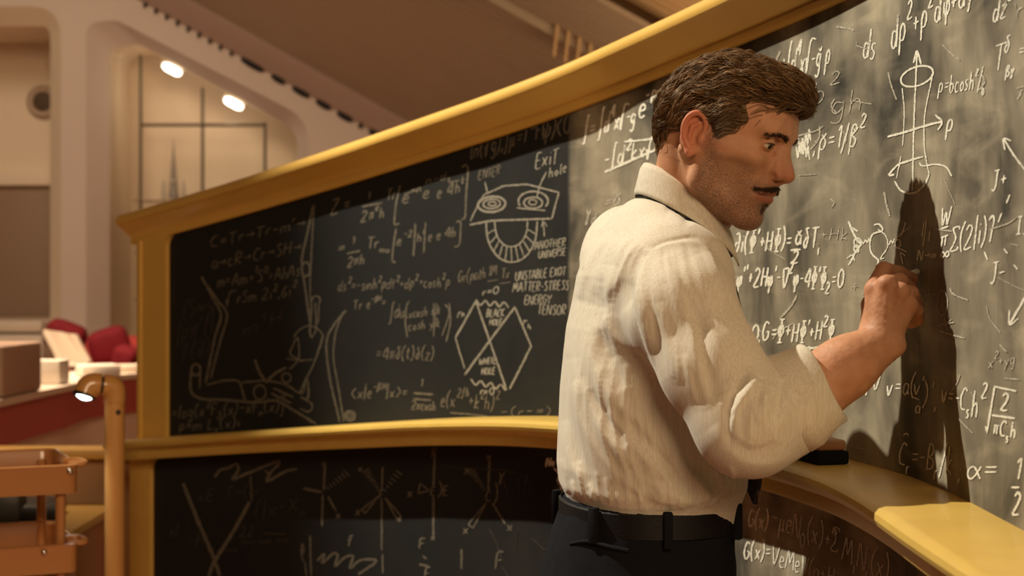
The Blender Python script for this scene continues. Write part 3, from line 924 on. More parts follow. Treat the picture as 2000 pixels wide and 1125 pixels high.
CH = {'n': 0}
class Sheet:
    """strokes that end up as one mesh on the board"""
    def __init__(s, name, lower=False, m='chalk', w=3.4):
        s.name, s.lower, s.m, s.w = name, lower, m, w
        s.st, s.n = [], 0
        s.rg = np.random.RandomState(hash(name) % 1000 if False else len(name) * 37 + CH['n']); CH['n'] += 1
    def line(s, pts, w=None, smooth=True):
        w = (w or s.w) * 0.86
        P = smoothpath(pts, step=4.0) if smooth and len(pts) > 2 else smoothpath_lin(pts)
        k = len(P)
        P = P + s.rg.randn(k, 2) * 0.18
        T = np.gradient(P, axis=0); T /= np.linalg.norm(T, axis=1)[:, None] + 1e-9
        N = np.stack([-T[:, 1], T[:, 0]], 1)
        hw = 0.5 * w * (0.85 + 0.35 * s.rg.rand(k))
        hw[0] *= 0.7; hw[-1] *= 0.7
        e = [on_board(q[:, 0], q[:, 1], s.lower, 0.0007 + 0.00002 * (s.n % 17))[2] for q in (P + N * hw[:, None], P - N * hw[:, None])]
        s.st.append((P, np.vstack(e), [(i, i + 1, k + i + 1, k + i) for i in range(k - 1)]))
        s.n += 1
        return s
    def text(s, t, x0, y0, x1, y1, h0, h1=None, w=None, slant=0.12):
        h1 = h1 or h0
        toks, i, mode = [], 0, 0
        while i < len(t):
            c = t[i]
            if c == '^': mode = 1
            elif c == '_': mode = 2
            elif c == ' ':
                toks.append((None, 1.6, 0)); mode = 0
            else:
                g = GL.get(c) or GL['x']
                toks.append((g, g[0] * (0.62 if mode else 1), mode)); mode = 0
            i += 1
        tot = sum(a[1] for a in toks) + 0.45 * len(toks)
        u = 0.0
        L = np.array((x1 - x0, y1 - y0), float)
        for g, adv, md in toks:
            if g:
                k = 0.62 if md else 1.0
                rise = {0: 0, 1: 4.2, 2: -2.0}[md]
                jx, jy = s.rg.randn() * 0.12, s.rg.randn() * 0.2
                for st in g[1]:
                    pts = []
                    for px_, py_ in st:
                        gx = u + px_ * k + jx
                        gy = py_ * k + rise + jy
                        t_ = gx / tot
                        h = (h0 + (h1 - h0) * t_) / 6.0
                        p = np.array((x0, y0)) + L * t_ + np.array((slant * gy * h, -gy * h))
                        pts.append(p)
                    s.line(pts, w)
            u += adv + 0.45
        return s
    def done(s, label=None, kind=None):
        """strokes that lie close together become one part each"""
        k = len(s.st)
        bb = np.array([(p[:, 0].min(), p[:, 1].min(), p[:, 0].max(), p[:, 1].max()) for p, _, _ in s.st])
        par = list(range(k))
        def find(a):
            while par[a] != a:
                a = par[a]
            return a
        g = 9 if kind is None else 1e5
        for a in range(k):
            for b in range(a):
                if bb[a, 0] - g < bb[b, 2] and bb[b, 0] - g < bb[a, 2] and bb[a, 1] - g < bb[b, 3] and bb[b, 1] - g < bb[a, 3]:
                    par[find(a)] = find(b)
        groups = {}
        for a in range(k):
            groups.setdefault(find(a), []).append(a)
        for gi, (r_, mem) in enumerate(sorted(groups.items(), key=lambda q: -len(q[1]))):
            geo = [(s.st[a][1], s.st[a][2]) for a in mem]
            V, F = join_geo(geo)
            o = mesh(s.name, V, F, M[s.m], board, smooth=True)
            if label and gi == 0:
                o['label'] = label
            if kind:
                o['kind'] = kind
def smoothpath_lin(pts):
    P = np.array(pts, float); out = []
    for a, b in zip(P[:-1], P[1:]):
        m = max(2, int(np.linalg.norm(b - a) / 5) + 1)
        out.append(a + (b - a) * np.linspace(0, 1, m, endpoint=False)[:, None])
    out.append(P[-1:])
    return np.vstack(out)
def circ(cx, cy, rx, ry, a0=0, a1=360, n=18, rot=0):
    a = np.radians(np.linspace(a0, a1, n)); c, s_ = math.cos(math.radians(rot)), math.sin(math.radians(rot))
    x, y = rx * np.cos(a), ry * np.sin(a)
    return [(cx + c * p - s_ * q, cy + s_ * p + c * q) for p, q in zip(x, y)]
def zig(x0, y0, x1, y1, n, amp):
    return [(x0 + (x1 - x0) * i / n, y0 + (y1 - y0) * i / n + (amp if i % 2 else -amp)) for i in range(n + 1)]
EQ, DG = 'chalk_equation', 'chalk_diagram'

# ---- near panel, upper slate, right of the writer
s = Sheet(DG, w=4.2)                                                       # cylinder with axis arrows
s.line([(1783, 372), (1786, 240), (1792, 104)], 3.6); s.line([(1785, 123), (1792, 100), (1800, 126)])
s.line(circ(1792, 149, 33, 18, 0, 372, 22, -20)); s.line([(1763, 172), (1767, 220), (1764, 285)], 2.4); s.line([(1761, 305), (1752, 348)], 2.4)
s.line([(1822, 150), (1808, 220), (1806, 280), (1812, 322), (1816, 340)], 3.0)
s.line([(1748, 354), (1762, 373), (1785, 377), (1806, 362), (1816, 340)]); s.line([(1736, 342), (1755, 322), (1780, 313), (1804, 306)], 4.6)
s.line([(1797, 317), (1803, 324), (1830, 321), (1850, 327), (1860, 344)], 3.6); s.line([(1737, 343), (1748, 341)], 5)
s.line([(1735, 267), (1775, 256), (1810, 245), (1840, 238)], 5); s.line([(1828, 224), (1841, 238), (1833, 254)]); s.done('cylinder sketch with crossing axis arrows')
s = Sheet(EQ).text('ρ', 1846, 263, 1862, 258, 40, w=4).done()
s = Sheet(EQ, w=2.8).text('ρ=bcosh^z/_b', 1833, 183, 1926, 172, 32, 38).done()
s = Sheet(EQ, w=3.6).text('ds', 1684, 118, 1712, 112, 54).done()
s = Sheet(EQ, w=3.8).text('dρ^2+ρ^2dφ+dy', 1740, 98, 1904, 0, 62, 46, slant=0.05).done()
s = Sheet(EQ, w=3.4).text('dz^2', 1938, 45, 1978, 28, 44).done()
s = Sheet(EQ, w=3.2).text('T', 1940, 143, 1968, 135, 52).text('δ', 1962, 104, 1976, 100, 34).text('βγ', 1964, 150, 1984, 145, 22).text('=', 1990, 112, 2012, 108, 30).done()
s = Sheet(EQ, w=3.6).text(';ρˇ=1/βˇ^2', 1588, 300, 1690, 282, 42, 44).done()
s = Sheet('chalk_scribble', w=3.4).line(zig(1556, 300, 1584, 262, 9, 13)).line(zig(1560, 282, 1582, 300, 7, 12)).done()
s = Sheet(EQ, w=3.6).text('+∫d^4x√-gˇ ρ', 1524, 152, 1622, 128, 50, 50).done()
s = Sheet(EQ, w=4.2).text('∂i(Φ\'+HΦ)=', 1434, 492, 1548, 486, 38, 38).text('aˇ', 1552, 480, 1568, 479, 34).line([(1545, 489), (1565, 487)], 5).text('2', 1547, 516, 1560, 515, 24).text('δT_i', 1568, 486, 1604, 483, 40).done('gravity equation in two lines of chalk')
s = Sheet(EQ, w=4.2).text(';φ\'\'+2Hφ\'-∇^2φ-4Φ\'Φ_2=0', 1432, 560, 1648, 561, 37, 37).done()
s = Sheet(EQ, w=4.2).text('\'=0;ζ=Φ+'.replace('ζ', 'G'), 1446, 668, 1546, 664, 34, 40).text('HΦ\'+H^2Φ', 1546, 668, 1630, 662, 36).line([(1545, 682), (1585, 680), (1626, 677)], 5.5).text('H^2-H\'', 1556, 720, 1616, 716, 30).done('fraction of tall letters over a thick bar')
s = Sheet(DG, w=3.4)                                                       # looped lines beside the hand
s.line([(1658, 432), (1666, 452), (1676, 470), (1684, 476)], 4.6); s.line([(1664, 444), (1676, 452)], 4); s.line([(1684, 476), (1672, 492), (1662, 512), (1658, 518)], 4.4); s.line([(1655, 505), (1665, 498), (1670, 510)])
s.line(circ(1676, 474, 7, 9, 0, 350, 12)); s.line(circ(1674, 486, 5, 7, 0, 350, 12)); s.line(zig(1684, 474, 1702, 468, 5, 3)); s.line([(1708, 440), (1718, 438), (1725, 450), (1705, 458), (1700, 478), (1704, 496), (1716, 508), (1714, 520)], 3.8)
s.line([(1716, 448), (1732, 462), (1734, 484), (1720, 505), (1728, 504)], 2.6); s.line(zig(1734, 476, 1748, 470, 4, 4), 2.6); s.line([(1770, 434), (1764, 452), (1752, 466), (1750, 482), (1760, 486), (1772, 492)], 2.8); s.line(circ(1755, 476, 5, 8, 0, 350, 12), 2.4); s.line([(1765, 516), (1760, 494), (1770, 500)], 2.6); s.done('small looped particle diagram above the hand')
s = Sheet(EQ, w=3.2).text('|i', 1800, 474, 1822, 470, 36).text('N→∞', 1792, 508, 1830, 506, 20).line([(1806, 433), (1802, 462)], 3).done()
s = Sheet(EQ, w=3.8).text('Σ(2|i)?', 1856, 492, 1942, 470, 44, 50).text('W', 1838, 438, 1858, 434, 34).line([(1838, 447), (1854, 442)], 4).text('π', 1836, 482, 1854, 478, 34).text('∞', 1838, 508, 1858, 505, 30, w=4).done('summation symbol with bracketed fraction')
s = Sheet(EQ, w=3.6).text('II', 1984, 458, 2012, 456, 34).text('J+', 1938, 372, 1968, 364, 36).text('J-', 1936, 552, 1966, 546, 38).done()
s = Sheet(DG, w=3.8).line([(1962, 272), (1982, 304), (2010, 340)], 4).line([(1964, 293), (1961, 271), (1976, 275)]).line([(2008, 572), (1990, 604), (1974, 632)], 5).line([(1973, 606), (1973, 634), (1990, 622)], 3.6)
for q in (((1974, 380), (1967, 397)), ((1958, 416), (1951, 434)), ((1962, 486), (1969, 495)), ((1981, 517), (1989, 526)), ((1924, 492), (1930, 508))):
    s.line(q, 3.6)
s.done('pair of slanting chalk arrows near the right edge')
s = Sheet(EQ, w=2.6, m='chalkg').text('χ~', 1796, 590, 1832, 588, 26).line(circ(1842, 592, 10, 24, 60, 400, 16)).line([(1846, 620), (1852, 646)], 3).line([(1849, 632), (1860, 624)], 3).done()
s = Sheet(EQ, w=2.8, m='chalkg').text('+', 1662, 572, 1680, 570, 28).text('r', 1686, 578, 1700, 574, 26).text('x', 1682, 626, 1694, 622, 24).done()
s = Sheet(EQ, w=4.0).text(',∇', 1690, 768, 1722, 758, 36, 52).text('^2', 1724, 740, 1738, 737, 40).text('v', 1730, 774, 1744, 772, 34).done()
s = Sheet(EQ, w=3.2).text('=a(', 1747, 768, 1788, 772, 32, 40).text("v'", 1784, 768, 1806, 772, 32).line([(1784, 775), (1797, 781)]).text('a', 1788, 806, 1800, 808, 24).text(")';", 1802, 790, 1836, 796, 42, 40).done()
s = Sheet(EQ, w=4.0).text('v=-C_s', 1838, 786, 1896, 806, 38, 46).text('h^2', 1898, 812, 1926, 814, 50).line([(1926, 832), (1929, 845), (1944, 755), (1986, 764)], 4.6, False).text('2', 1956, 802, 1972, 804, 34, w=5).line([(1939, 811), (1984, 817)], 5.5).text('πC_sh', 1940, 848, 1986, 858, 30).done('square root with stacked fraction at the right')
s = Sheet(EQ, w=3.4).text('C_r=-B_r/k', 1754, 908, 1862, 928, 44, 54).line([(1766, 850), (1771, 846), (1776, 850)], 3).done()
s = Sheet(EQ, w=4.2).text(';α=', 1868, 936, 1954, 938, 40, 42).line([(1976, 952), (1992, 952)], 5).text('1', 1982, 936, 1996, 936, 40).text('2', 1978, 1004, 1994, 1006, 44, w=5).done()
s = Sheet('chalk_scribble', m='chalkg', w=2.6)                             # ghosts of older lines
for k in range(46):
    x, y = s.rg.uniform(1450, 1990), s.rg.uniform(20, 900)
    if 1650 < x < 1800 and 500 < y < 700: continue
    a = s.rg.uniform(-1.9, 1.9); L = s.rg.uniform(14, 60)
    s.line([(x, y), (x + L * 0.5 * math.cos(a) + s.rg.randn() * 6, y + L * 0.5 * math.sin(a)), (x + L * math.cos(a), y + L * math.sin(a))], s.rg.uniform(1.6, 5))
s.text('x^2+yg', 1930, 720, 1985, 712, 24).text('+Hk', 1600, 470, 1660, 466, 24).text('ab^2', 1556, 210, 1640, 190, 40).text('gh', 1620, 230, 1690, 210, 44).done(kind='stuff')

# ---- middle panel behind the head
s = Sheet(EQ, w=4.2).text('∫=', 1140, 272, 1164, 264, 34).text('∫d^4x√-g', 1170, 262, 1242, 242, 40, 36).text('e', 1246, 232, 1264, 228, 44).text('^-^ρ^φ', 1258, 226, 1292, 212, 40).line([(1306, 155), (1294, 190), (1292, 225), (1300, 250)], 3.8).done('action integral with square root')
s = Sheet(EQ, w=3.8).text('-∫d^2kx√-g', 1180, 328, 1304, 296, 34).line([(1220, 277), (1260, 273), (1300, 268)], 4.4).line([(1182, 336), (1230, 315), (1304, 282)], 5.2).done('struck out line of chalk')
s = Sheet(EQ, w=3.6, m='chalkg').text('γ_d', 1142, 430, 1166, 428, 34).text('=aˇ', 1180, 408, 1216, 398, 26).done()
s = Sheet(EQ, w=3.4, m='chalk2').text('ln(√g);∫μ=T^mF(', 918, 312, 1066, 268, 34, 36).text('ψ)<0', 1060, 272, 1116, 258, 40, w=4).done()
s = Sheet(EQ, w=2.8, m='chalkm').text('ExiT', 1046, 330, 1092, 318, 30).text('hole', 1072, 348, 1108, 336, 20, w=2.6).done('the word exit')
s = Sheet(EQ, w=2.8, m='chalk2').text('ENTER', 934, 352, 978, 340, 18).done()
s = Sheet(DG, w=3.2, m='chalkm')                                                       # wormhole sketch
s.line([(946, 380), (985, 363), (1030, 360), (1092, 376), (1078, 428)], 3.8, False); s.line([(918, 439), (960, 431), (1076, 427)], 4.2, False); s.line([(946, 380), (932, 405), (919, 432)], 2.8)
s.line(circ(961, 399, 27, 15, 0, 360, 20, -5), 5); s.line(circ(961, 398, 17, 9, 0, 360, 16, -5), 4); s.line(circ(962, 398, 8, 4, 0, 360, 12), 3.4)
s.line(circ(1042, 393, 29, 19, 150, 395, 18), 4); s.line(circ(1042, 396, 18, 11, 0, 360, 16), 4); s.line(circ(1041, 395, 8, 5, 0, 360, 12), 3.4); s.line([(1010, 406), (1040, 409), (1066, 411)], 3.3)
s.line([(948, 355), (953, 378)], 3.0); s.line([(1068, 336), (1056, 360), (1049, 386)], 3.3)
U1, U2 = [], []
for k in range(13):
    t = k / 12; a = math.pi * (1 - t)
    U1.append((1000 + 50 * math.cos(a), 432 + 80 * math.sin(a) ** 0.85)); U2.append((999 + 32 * math.cos(a), 432 + 50 * math.sin(a) ** 0.85))
s.line(U1, 3.8); s.line(U2, 3.2)
for p_, q_ in list(zip(U1, U2))[1:-1]:
    s.line([p_, q_], 2.8)
s.line([(1064, 462), (1062, 434)], 2.8); s.line([(1058, 444), (1062, 432), (1069, 443)], 2.5); s.done('sheet with two mouths joined by a throat')
s = Sheet(EQ, w=2.6, m='chalkm').text('ANOTHER', 1044, 488, 1106, 480, 16).text('UNIVERSE', 1052, 505, 1106, 498, 14).done('the words another universe')
s = Sheet(EQ, w=2.8, m='chalkm').text('UNSTABLE EXOT', 1006, 548, 1106, 538, 17).text('MATTER-STRESS', 1002, 570, 1112, 566, 18).text('ENERGY', 1024, 594, 1078, 592, 17).text('TENSOR', 1050, 614, 1106, 614, 19).done('four words about an exotic matter tensor')
s = Sheet(EQ, w=2.8, m='chalk2').text('Gr(path', 894, 552, 950, 544, 22).text('1M', 954, 540, 972, 536, 20).text('Tx', 978, 546, 998, 542, 20).line([(952, 550), (974, 546)], 2.5).line([(976, 554), (998, 551)], 2.5).done()
s = Sheet(DG, w=3.2, m='chalkm')                                                       # black hole diamond
s.line([(890, 660), (930, 588), (990, 762)], 4.2, False); s.line([(890, 660), (908, 720)], 3.0); s.line([(908, 732), (955, 668), (1006, 600), (1038, 676), (996, 760)], 4.4, False)
s.line(zig(930, 590, 994, 596, 7, 5), 4); s.line(zig(920, 745, 988, 758, 7, 5), 4)
s.text('r=0', 942, 578, 976, 572, 14, w=3).text('BLACK', 950, 620, 986, 618, 15, w=3).text('HOLE', 956, 636, 982, 634, 12, w=3).text('WHITE', 936, 712, 970, 710, 12, w=3).text('HOLE', 940, 732, 968, 730, 13, w=3).text('r=0', 938, 772, 966, 770, 14, w=3)
s.text('r_h', 892, 622, 910, 610, 16, w=3).text('r_h', 1022, 632, 1040, 640, 16, w=3); s.done('crossed hexagon diagram with zigzag edges')

# ---- far panel, upper slate
s = Sheet(EQ, w=3.6, m='chalk2').text('Z =', 646, 420, 686, 408, 28).text('1', 718, 390, 724, 388, 14).line([(708, 404), (748, 396)], 4.2).text('2π^dh', 706, 434, 752, 424, 22).text('Tr', 756, 392, 774, 388, 22).done()
s = Sheet(EQ, w=3.8, m='chalk2').line([(782, 362), (774, 398), (771, 437), (780, 436)], 4).line([(902, 326), (914, 326), (911, 380), (909, 424), (902, 428)], 4.4).text('e^-^ne', 784, 398, 842, 386, 24).line([(790, 380), (822, 368)], 4).text('e 4h^k', 854, 388, 908, 374, 24).line([(876, 357), (898, 352)], 3.2).text('n-d_k', 832, 360, 884, 348, 14, w=2.6).done('tall bracketed exponent expression')
s = Sheet(EQ, w=3.4, m='chalk2').text('= ', 658, 496, 690, 488, 20).text('1', 689, 476, 694, 475, 14).line([(678, 495), (704, 490)], 4.4).text('2πh', 678, 522, 714, 514, 20).text('Tr_m_u', 716, 486, 764, 486, 22).line([(774, 446), (769, 480), (767, 510), (774, 511)], 4).line([(812, 436), (808, 500)], 4).line([(832, 434), (828, 494)], 3.6).line([(892, 434), (900, 434), (898, 476), (888, 483)], 4).text('e^-^2', 774, 482, 806, 474, 20).text('h^k', 814, 474, 832, 470, 18).text('e e 4h', 836, 472, 892, 462, 20).line([(868, 456), (886, 452)], 3).done()
s = Sheet(EQ, w=2.8, m='chalk2').text('ds^2=-sinh^2ρdt^2+dρ^2+cosh^2ρ', 660, 568, 880, 560, 20).done()
s = Sheet(EQ, w=2.8, m='chalk2').text('Tr e^-^β^H=', 690, 606, 756, 598, 18).text('∫du(', 760, 626, 800, 616, 26).text('⟨cosh x|k', 798, 622, 862, 612, 18).text('cosh y|k', 798, 646, 862, 638, 18).line([(796, 592), (792, 625), (796, 658)], 3.4).line([(848, 592), (848, 657)], 3).line([(870, 594), (878, 612), (864, 656)], 3.4).line([(878, 592), (880, 630), (872, 668)], 3.4).done()
s = Sheet(EQ, w=3.0, m='chalk2').text('=4πδ(t)δ(z)', 734, 702, 850, 702, 24).done()
s = Sheet(EQ, w=3.2, m='chalk2').text('<x|e^-^β^H|x>=', 686, 778, 798, 776, 22).text('1', 822, 756, 828, 756, 15).line([(808, 768), (846, 770)], 5).line([(808, 779), (842, 782)], 4.4).text('2πcosh', 804, 800, 852, 802, 18).text('e(x^2^/^h+k^2h)^2', 860, 794, 976, 800, 28).line([(880, 806), (916, 809), (956, 814)], 3.6).done()
s = Sheet(EQ, w=3.0, m='chalk2').text('·(r-=)'.replace('·', '-'), 978, 812, 1080, 810, 16).done()
s = Sheet(DG, w=4.4, m='chalk2')                                           # long lever arms on the right of the far panel
s.line([(676, 606), (652, 636), (638, 670), (645, 740), (664, 824)], 4.6); s.line([(670, 612), (656, 650), (652, 700), (662, 760), (672, 824)], 3.6); s.line(circ(684, 812, 10, 9, 0, 360, 14), 5); s.line(circ(684, 812, 5, 4, 0, 360, 10), 4); s.done()
s = Sheet(DG, w=4.6, m='chalk2')                                           # upright limb
s.line([(612, 402), (602, 450), (590, 510), (596, 560), (606, 628)], 5); s.line([(614, 400), (610, 470), (606, 560), (609, 600)], 3.4); s.line(circ(598, 526, 8, 14, 0, 360, 16), 5); s.line([(609, 600), (606, 650), (612, 660)], 5); s.line([(616, 590), (618, 640), (612, 656)], 3.6); s.line([(624, 590), (622, 632)], 3.2); s.line(circ(618, 586, 8, 8, 160, 400, 12), 4); s.done('tall jointed limb drawing')
s = Sheet(DG, w=4.6, m='chalk2')                                           # reclining mechanism
s.line([(394, 540), (418, 585), (432, 616), (420, 660), (402, 748)], 5); s.line([(404, 556), (428, 590), (444, 616), (430, 668), (412, 740)], 4.6); s.line(circ(383, 722, 9, 11, 0, 360, 14), 5); s.line([(374, 724), (373, 762), (392, 778), (440, 781), (500, 786), (540, 783), (580, 805), (618, 828)], 5.6)
s.line([(392, 730), (390, 758)], 4); s.line([(404, 752), (440, 743), (466, 745), (474, 764), (480, 784)], 4.4); s.line([(472, 747), (520, 744), (560, 752), (585, 768)], 4); s.line([(498, 702), (508, 728), (522, 748)], 6); s.line([(522, 744), (540, 728), (560, 718)], 6); s.line(circ(508, 766, 12, 14, 0, 360, 14), 4); s.line(circ(560, 738, 9, 9, 0, 360, 12), 4)
s.line([(534, 758), (574, 776)], 5); s.line([(530, 768), (570, 788)], 5); s.line([(560, 752), (590, 768), (598, 740), (604, 730), (616, 704), (632, 655)], 4); s.line([(586, 768), (600, 740), (602, 778), (588, 775)], 4.4); s.line([(566, 722), (584, 700), (582, 660), (572, 676), (568, 692), (590, 706)], 3.6); s.line([(574, 660), (584, 646), (606, 636), (630, 652), (626, 680)], 3.2); s.line([(560, 700), (585, 704), (612, 702)], 3); s.line([(588, 776), (610, 790), (604, 804), (586, 798)], 3.6); s.done('reclining jointed figure drawing')
s = Sheet(EQ, w=2.6, m='chalk2').text('C=Tr→Tr-m^r→', 410, 484, 600, 444, 22).text('a→cR→Cr→SH→', 412, 526, 590, 492, 24).text('m=Am+^1S^0=AhAs', 424, 562, 588, 540, 24).text('√ rSm 2i^2,6i^2', 440, 596, 580, 576, 22).done()
s = Sheet(EQ, w=2.6, m='chalk3').text('(S∞g', 356, 626, 420, 602, 34).text('|pπ^if|', 344, 672, 420, 640, 36).text('F(∂)', 356, 706, 410, 690, 30).text('m^tH', 474, 660, 556, 626, 26).done()
s = Sheet(EQ, w=2.8, m='chalk2').text('=log(x^2F_2(x)-xF_n(x)]', 334, 818, 556, 802, 24).text('p=m L_y(x)i', 348, 842, 470, 834, 20).done()

# ---- lower slate
lo = dict(lower=True, m='chalk2')
s = Sheet('chalk_scribble', w=5.2, **lo).line([(420, 932), (430, 918), (446, 914), (462, 906), (466, 918), (455, 936), (480, 926), (540, 902), (545, 906), (530, 922), (522, 940), (560, 920), (580, 916)], 6).line([(518, 918), (526, 930), (520, 942)], 4).done()
s = Sheet(DG, w=6, **lo).line([(358, 944), (384, 1010), (414, 1080), (430, 1125)], 8).line([(488, 980), (455, 1040), (420, 1095), (408, 1125)], 8).line([(490, 930), (492, 980)], 3).done('big crossed lines at the lower left')
s = Sheet(EQ, w=2.8, lower=True, m='chalk3').text('=E', 386, 985, 420, 975, 22).text('T→(m-', 440, 972, 520, 966, 22).text('(|Ω-X_n', 496, 1010, 600, 998, 30).text('22', 468, 1050, 498, 1046, 22).line([(514, 1042), (562, 1043)], 4).text('∞∞∞', 470, 1066, 570, 1062, 20).text('-A', 366, 1070, 400, 1062, 28).text('xf', 330, 1050, 352, 1042, 24).line([(440, 1074), (464, 1076)], 4).done()
def mol(cx, cy, arms):
    s = Sheet(DG, w=4.4, **lo)
    for a in arms:
        if a[0] == 'l': s.line([(cx + a[1], cy + a[2]), (cx + a[3], cy + a[4])], a[5] if len(a) > 5 else 4.4)
        elif a[0] == 'h':
            _, x0, y0, x1, y1, n = a
            for k in range(n):
                t = k / (n - 1); w_ = 3 + 5 * t
                x, y = cx + x0 + (x1 - x0) * t, cy + y0 + (y1 - y0) * t
                dx, dy = (y1 - y0), -(x1 - x0); L = math.hypot(dx, dy)
                s.line([(x - dx / L * w_, y - dy / L * w_), (x + dx / L * w_, y + dy / L * w_)], 2.8)
        elif a[0] == 'w':
            _, x0, y0, x1, y1, w_ = a
            dx, dy = (y1 - y0), -(x1 - x0); L = math.hypot(dx, dy)
            s.line([(cx + x0, cy + y0), (cx + x1 - dx / L * w_, cy + y1 - dy / L * w_), (cx + x1 + dx / L * w_, cy + y1 + dy / L * w_), (cx + x0, cy + y0)], 3.6, False)
        elif a[0] == 't': s.text(a[1], cx + a[2], cy + a[3], cx + a[2] + a[4], cy + a[3], a[5], w=3.6)
    s.done()
mol(633, 962, [('l', 2, -56, 0, -4, 5), ('l', -40, -8, -4, -1, 5), ('l', -2, 4, -4, 66, 4.6), ('l', 8, 8, 24, 36, 5), ('h', 8, -8, 44, -38, 7), ('t', 'x', 22, 50, 12, 16), ('t', 'x', -4, -52, 10, 14)])
mol(746, 965, [('l', 2, -54, 0, -6), ('l', 0, 8, 0, 110, 3.6), ('h', -6, -8, -30, -46, 8), ('h', 6, -8, 34, -42, 6), ('w', -6, 4, -36, 34, 5), ('w', 6, 6, 34, 46, 5), ('t', 'x', -46, -44, 10, 14), ('t', 'x', -52, 42, 12, 18), ('t', 'x', 30, 54, 10, 16), ('t', 'F', -6, 8, 10, 14)])
mol(847, 960, [('l', 3, -78, 0, -8, 5), ('l', 0, 10, 0, 90, 5), ('w', -8, -2, -28, -6, 10), ('t', 'x', -52, 12, 14, 22), ('t', ')', 8, 8, 12, 24), ('t', 'E', 18, 8, 12, 18), ('t', 'E', -6, 8, 10, 16), ('t', 'F', -4, -66, 12, 16), ('t', 'x', -6, 96, 12, 14)])
mol(954, 970, [('l', 3, -80, 0, -10, 5), ('h', -8, -14, -34, -52, 9), ('w', -4, 12, -34, 58, 6), ('l', 8, 12, 34, 54, 5), ('t', 'x', -48, -44, 14, 22), ('t', 'x', -50, 72, 14, 20), ('t', 'x', 36, 68, 14, 20), ('t', 'C', -6, 10, 12, 20), ('t', ')', 8, 14, 12, 36), ('t', 'γ', 16, -32, 16, 26), ('t', 'x', -4, -74, 10, 14)])
s = Sheet('chalk_scribble', w=5.0, **lo).line([(620, 1095), (634, 1082), (630, 1100), (650, 1082), (660, 1084), (655, 1106), (672, 1090), (690, 1086), (684, 1110), (705, 1094), (735, 1096), (700, 1122)], 5.4).line([(606, 1046), (608, 1125)], 4).text('Ex', 588, 1078, 600, 1130, 20, w=3).done()
s = Sheet(EQ, w=4, **lo).text('f', 678, 1064, 690, 1062, 16).text('F', 818, 1072, 832, 1072, 20).line([(820, 1102), (838, 1106)], 5).line([(826, 1085), (834, 1092)], 4).line([(902, 1072), (902, 1112)], 4.4).text('F', 966, 1112, 984, 1110, 32, w=4.6).text('F', 828, 1132, 840, 1132, 24).line([(748, 1082), (748, 1120)], 3.6).done()
s = Sheet(DG, w=3.6, lower=True).text('No', 1066, 912, 1084, 908, 16, w=4).line([(1082, 914), (1092, 926), (1090, 940), (1104, 950), (1116, 946)], 4).line([(1096, 948), (1096, 962)], 4).text('eH', 1082, 1000, 1104, 994, 18, w=4.4).done()
s = Sheet(EQ, w=3.8, lower=True).text('G(x)', 1460, 1028, 1502, 1036, 34, 34).text('G(x)=', 1452, 1092, 1506, 1094, 34, 34).done('lower line starting with capital letter and bracket')
s = Sheet(EQ, w=3.0, lower=True).text('-μeN_0(x)+Σ', 1506, 1030, 1640, 1082, 42, 44).text('n', 1626, 1042, 1638, 1046, 18).text('VeMeV(a+H_0', 1506, 1100, 1640, 1148, 36).text('M_iN_i(x)', 1644, 1094, 1738, 1136, 46).done()
s = Sheet('chalk_scribble', m='chalk3', w=2.6, lower=True)
for k in range(16):
    x, y = s.rg.uniform(960, 1130), s.rg.uniform(900, 1110)
    a = s.rg.uniform(-1.9, 1.9); L = s.rg.uniform(14, 50)
    s.line([(x, y), (x + L * math.cos(a), y + L * math.sin(a))], s.rg.uniform(1.6, 5))
s.line([(868, 912), (980, 918), (1034, 932)], 3).line([(956, 1032), (970, 1060), (980, 1090)], 3).done(kind='stuff')
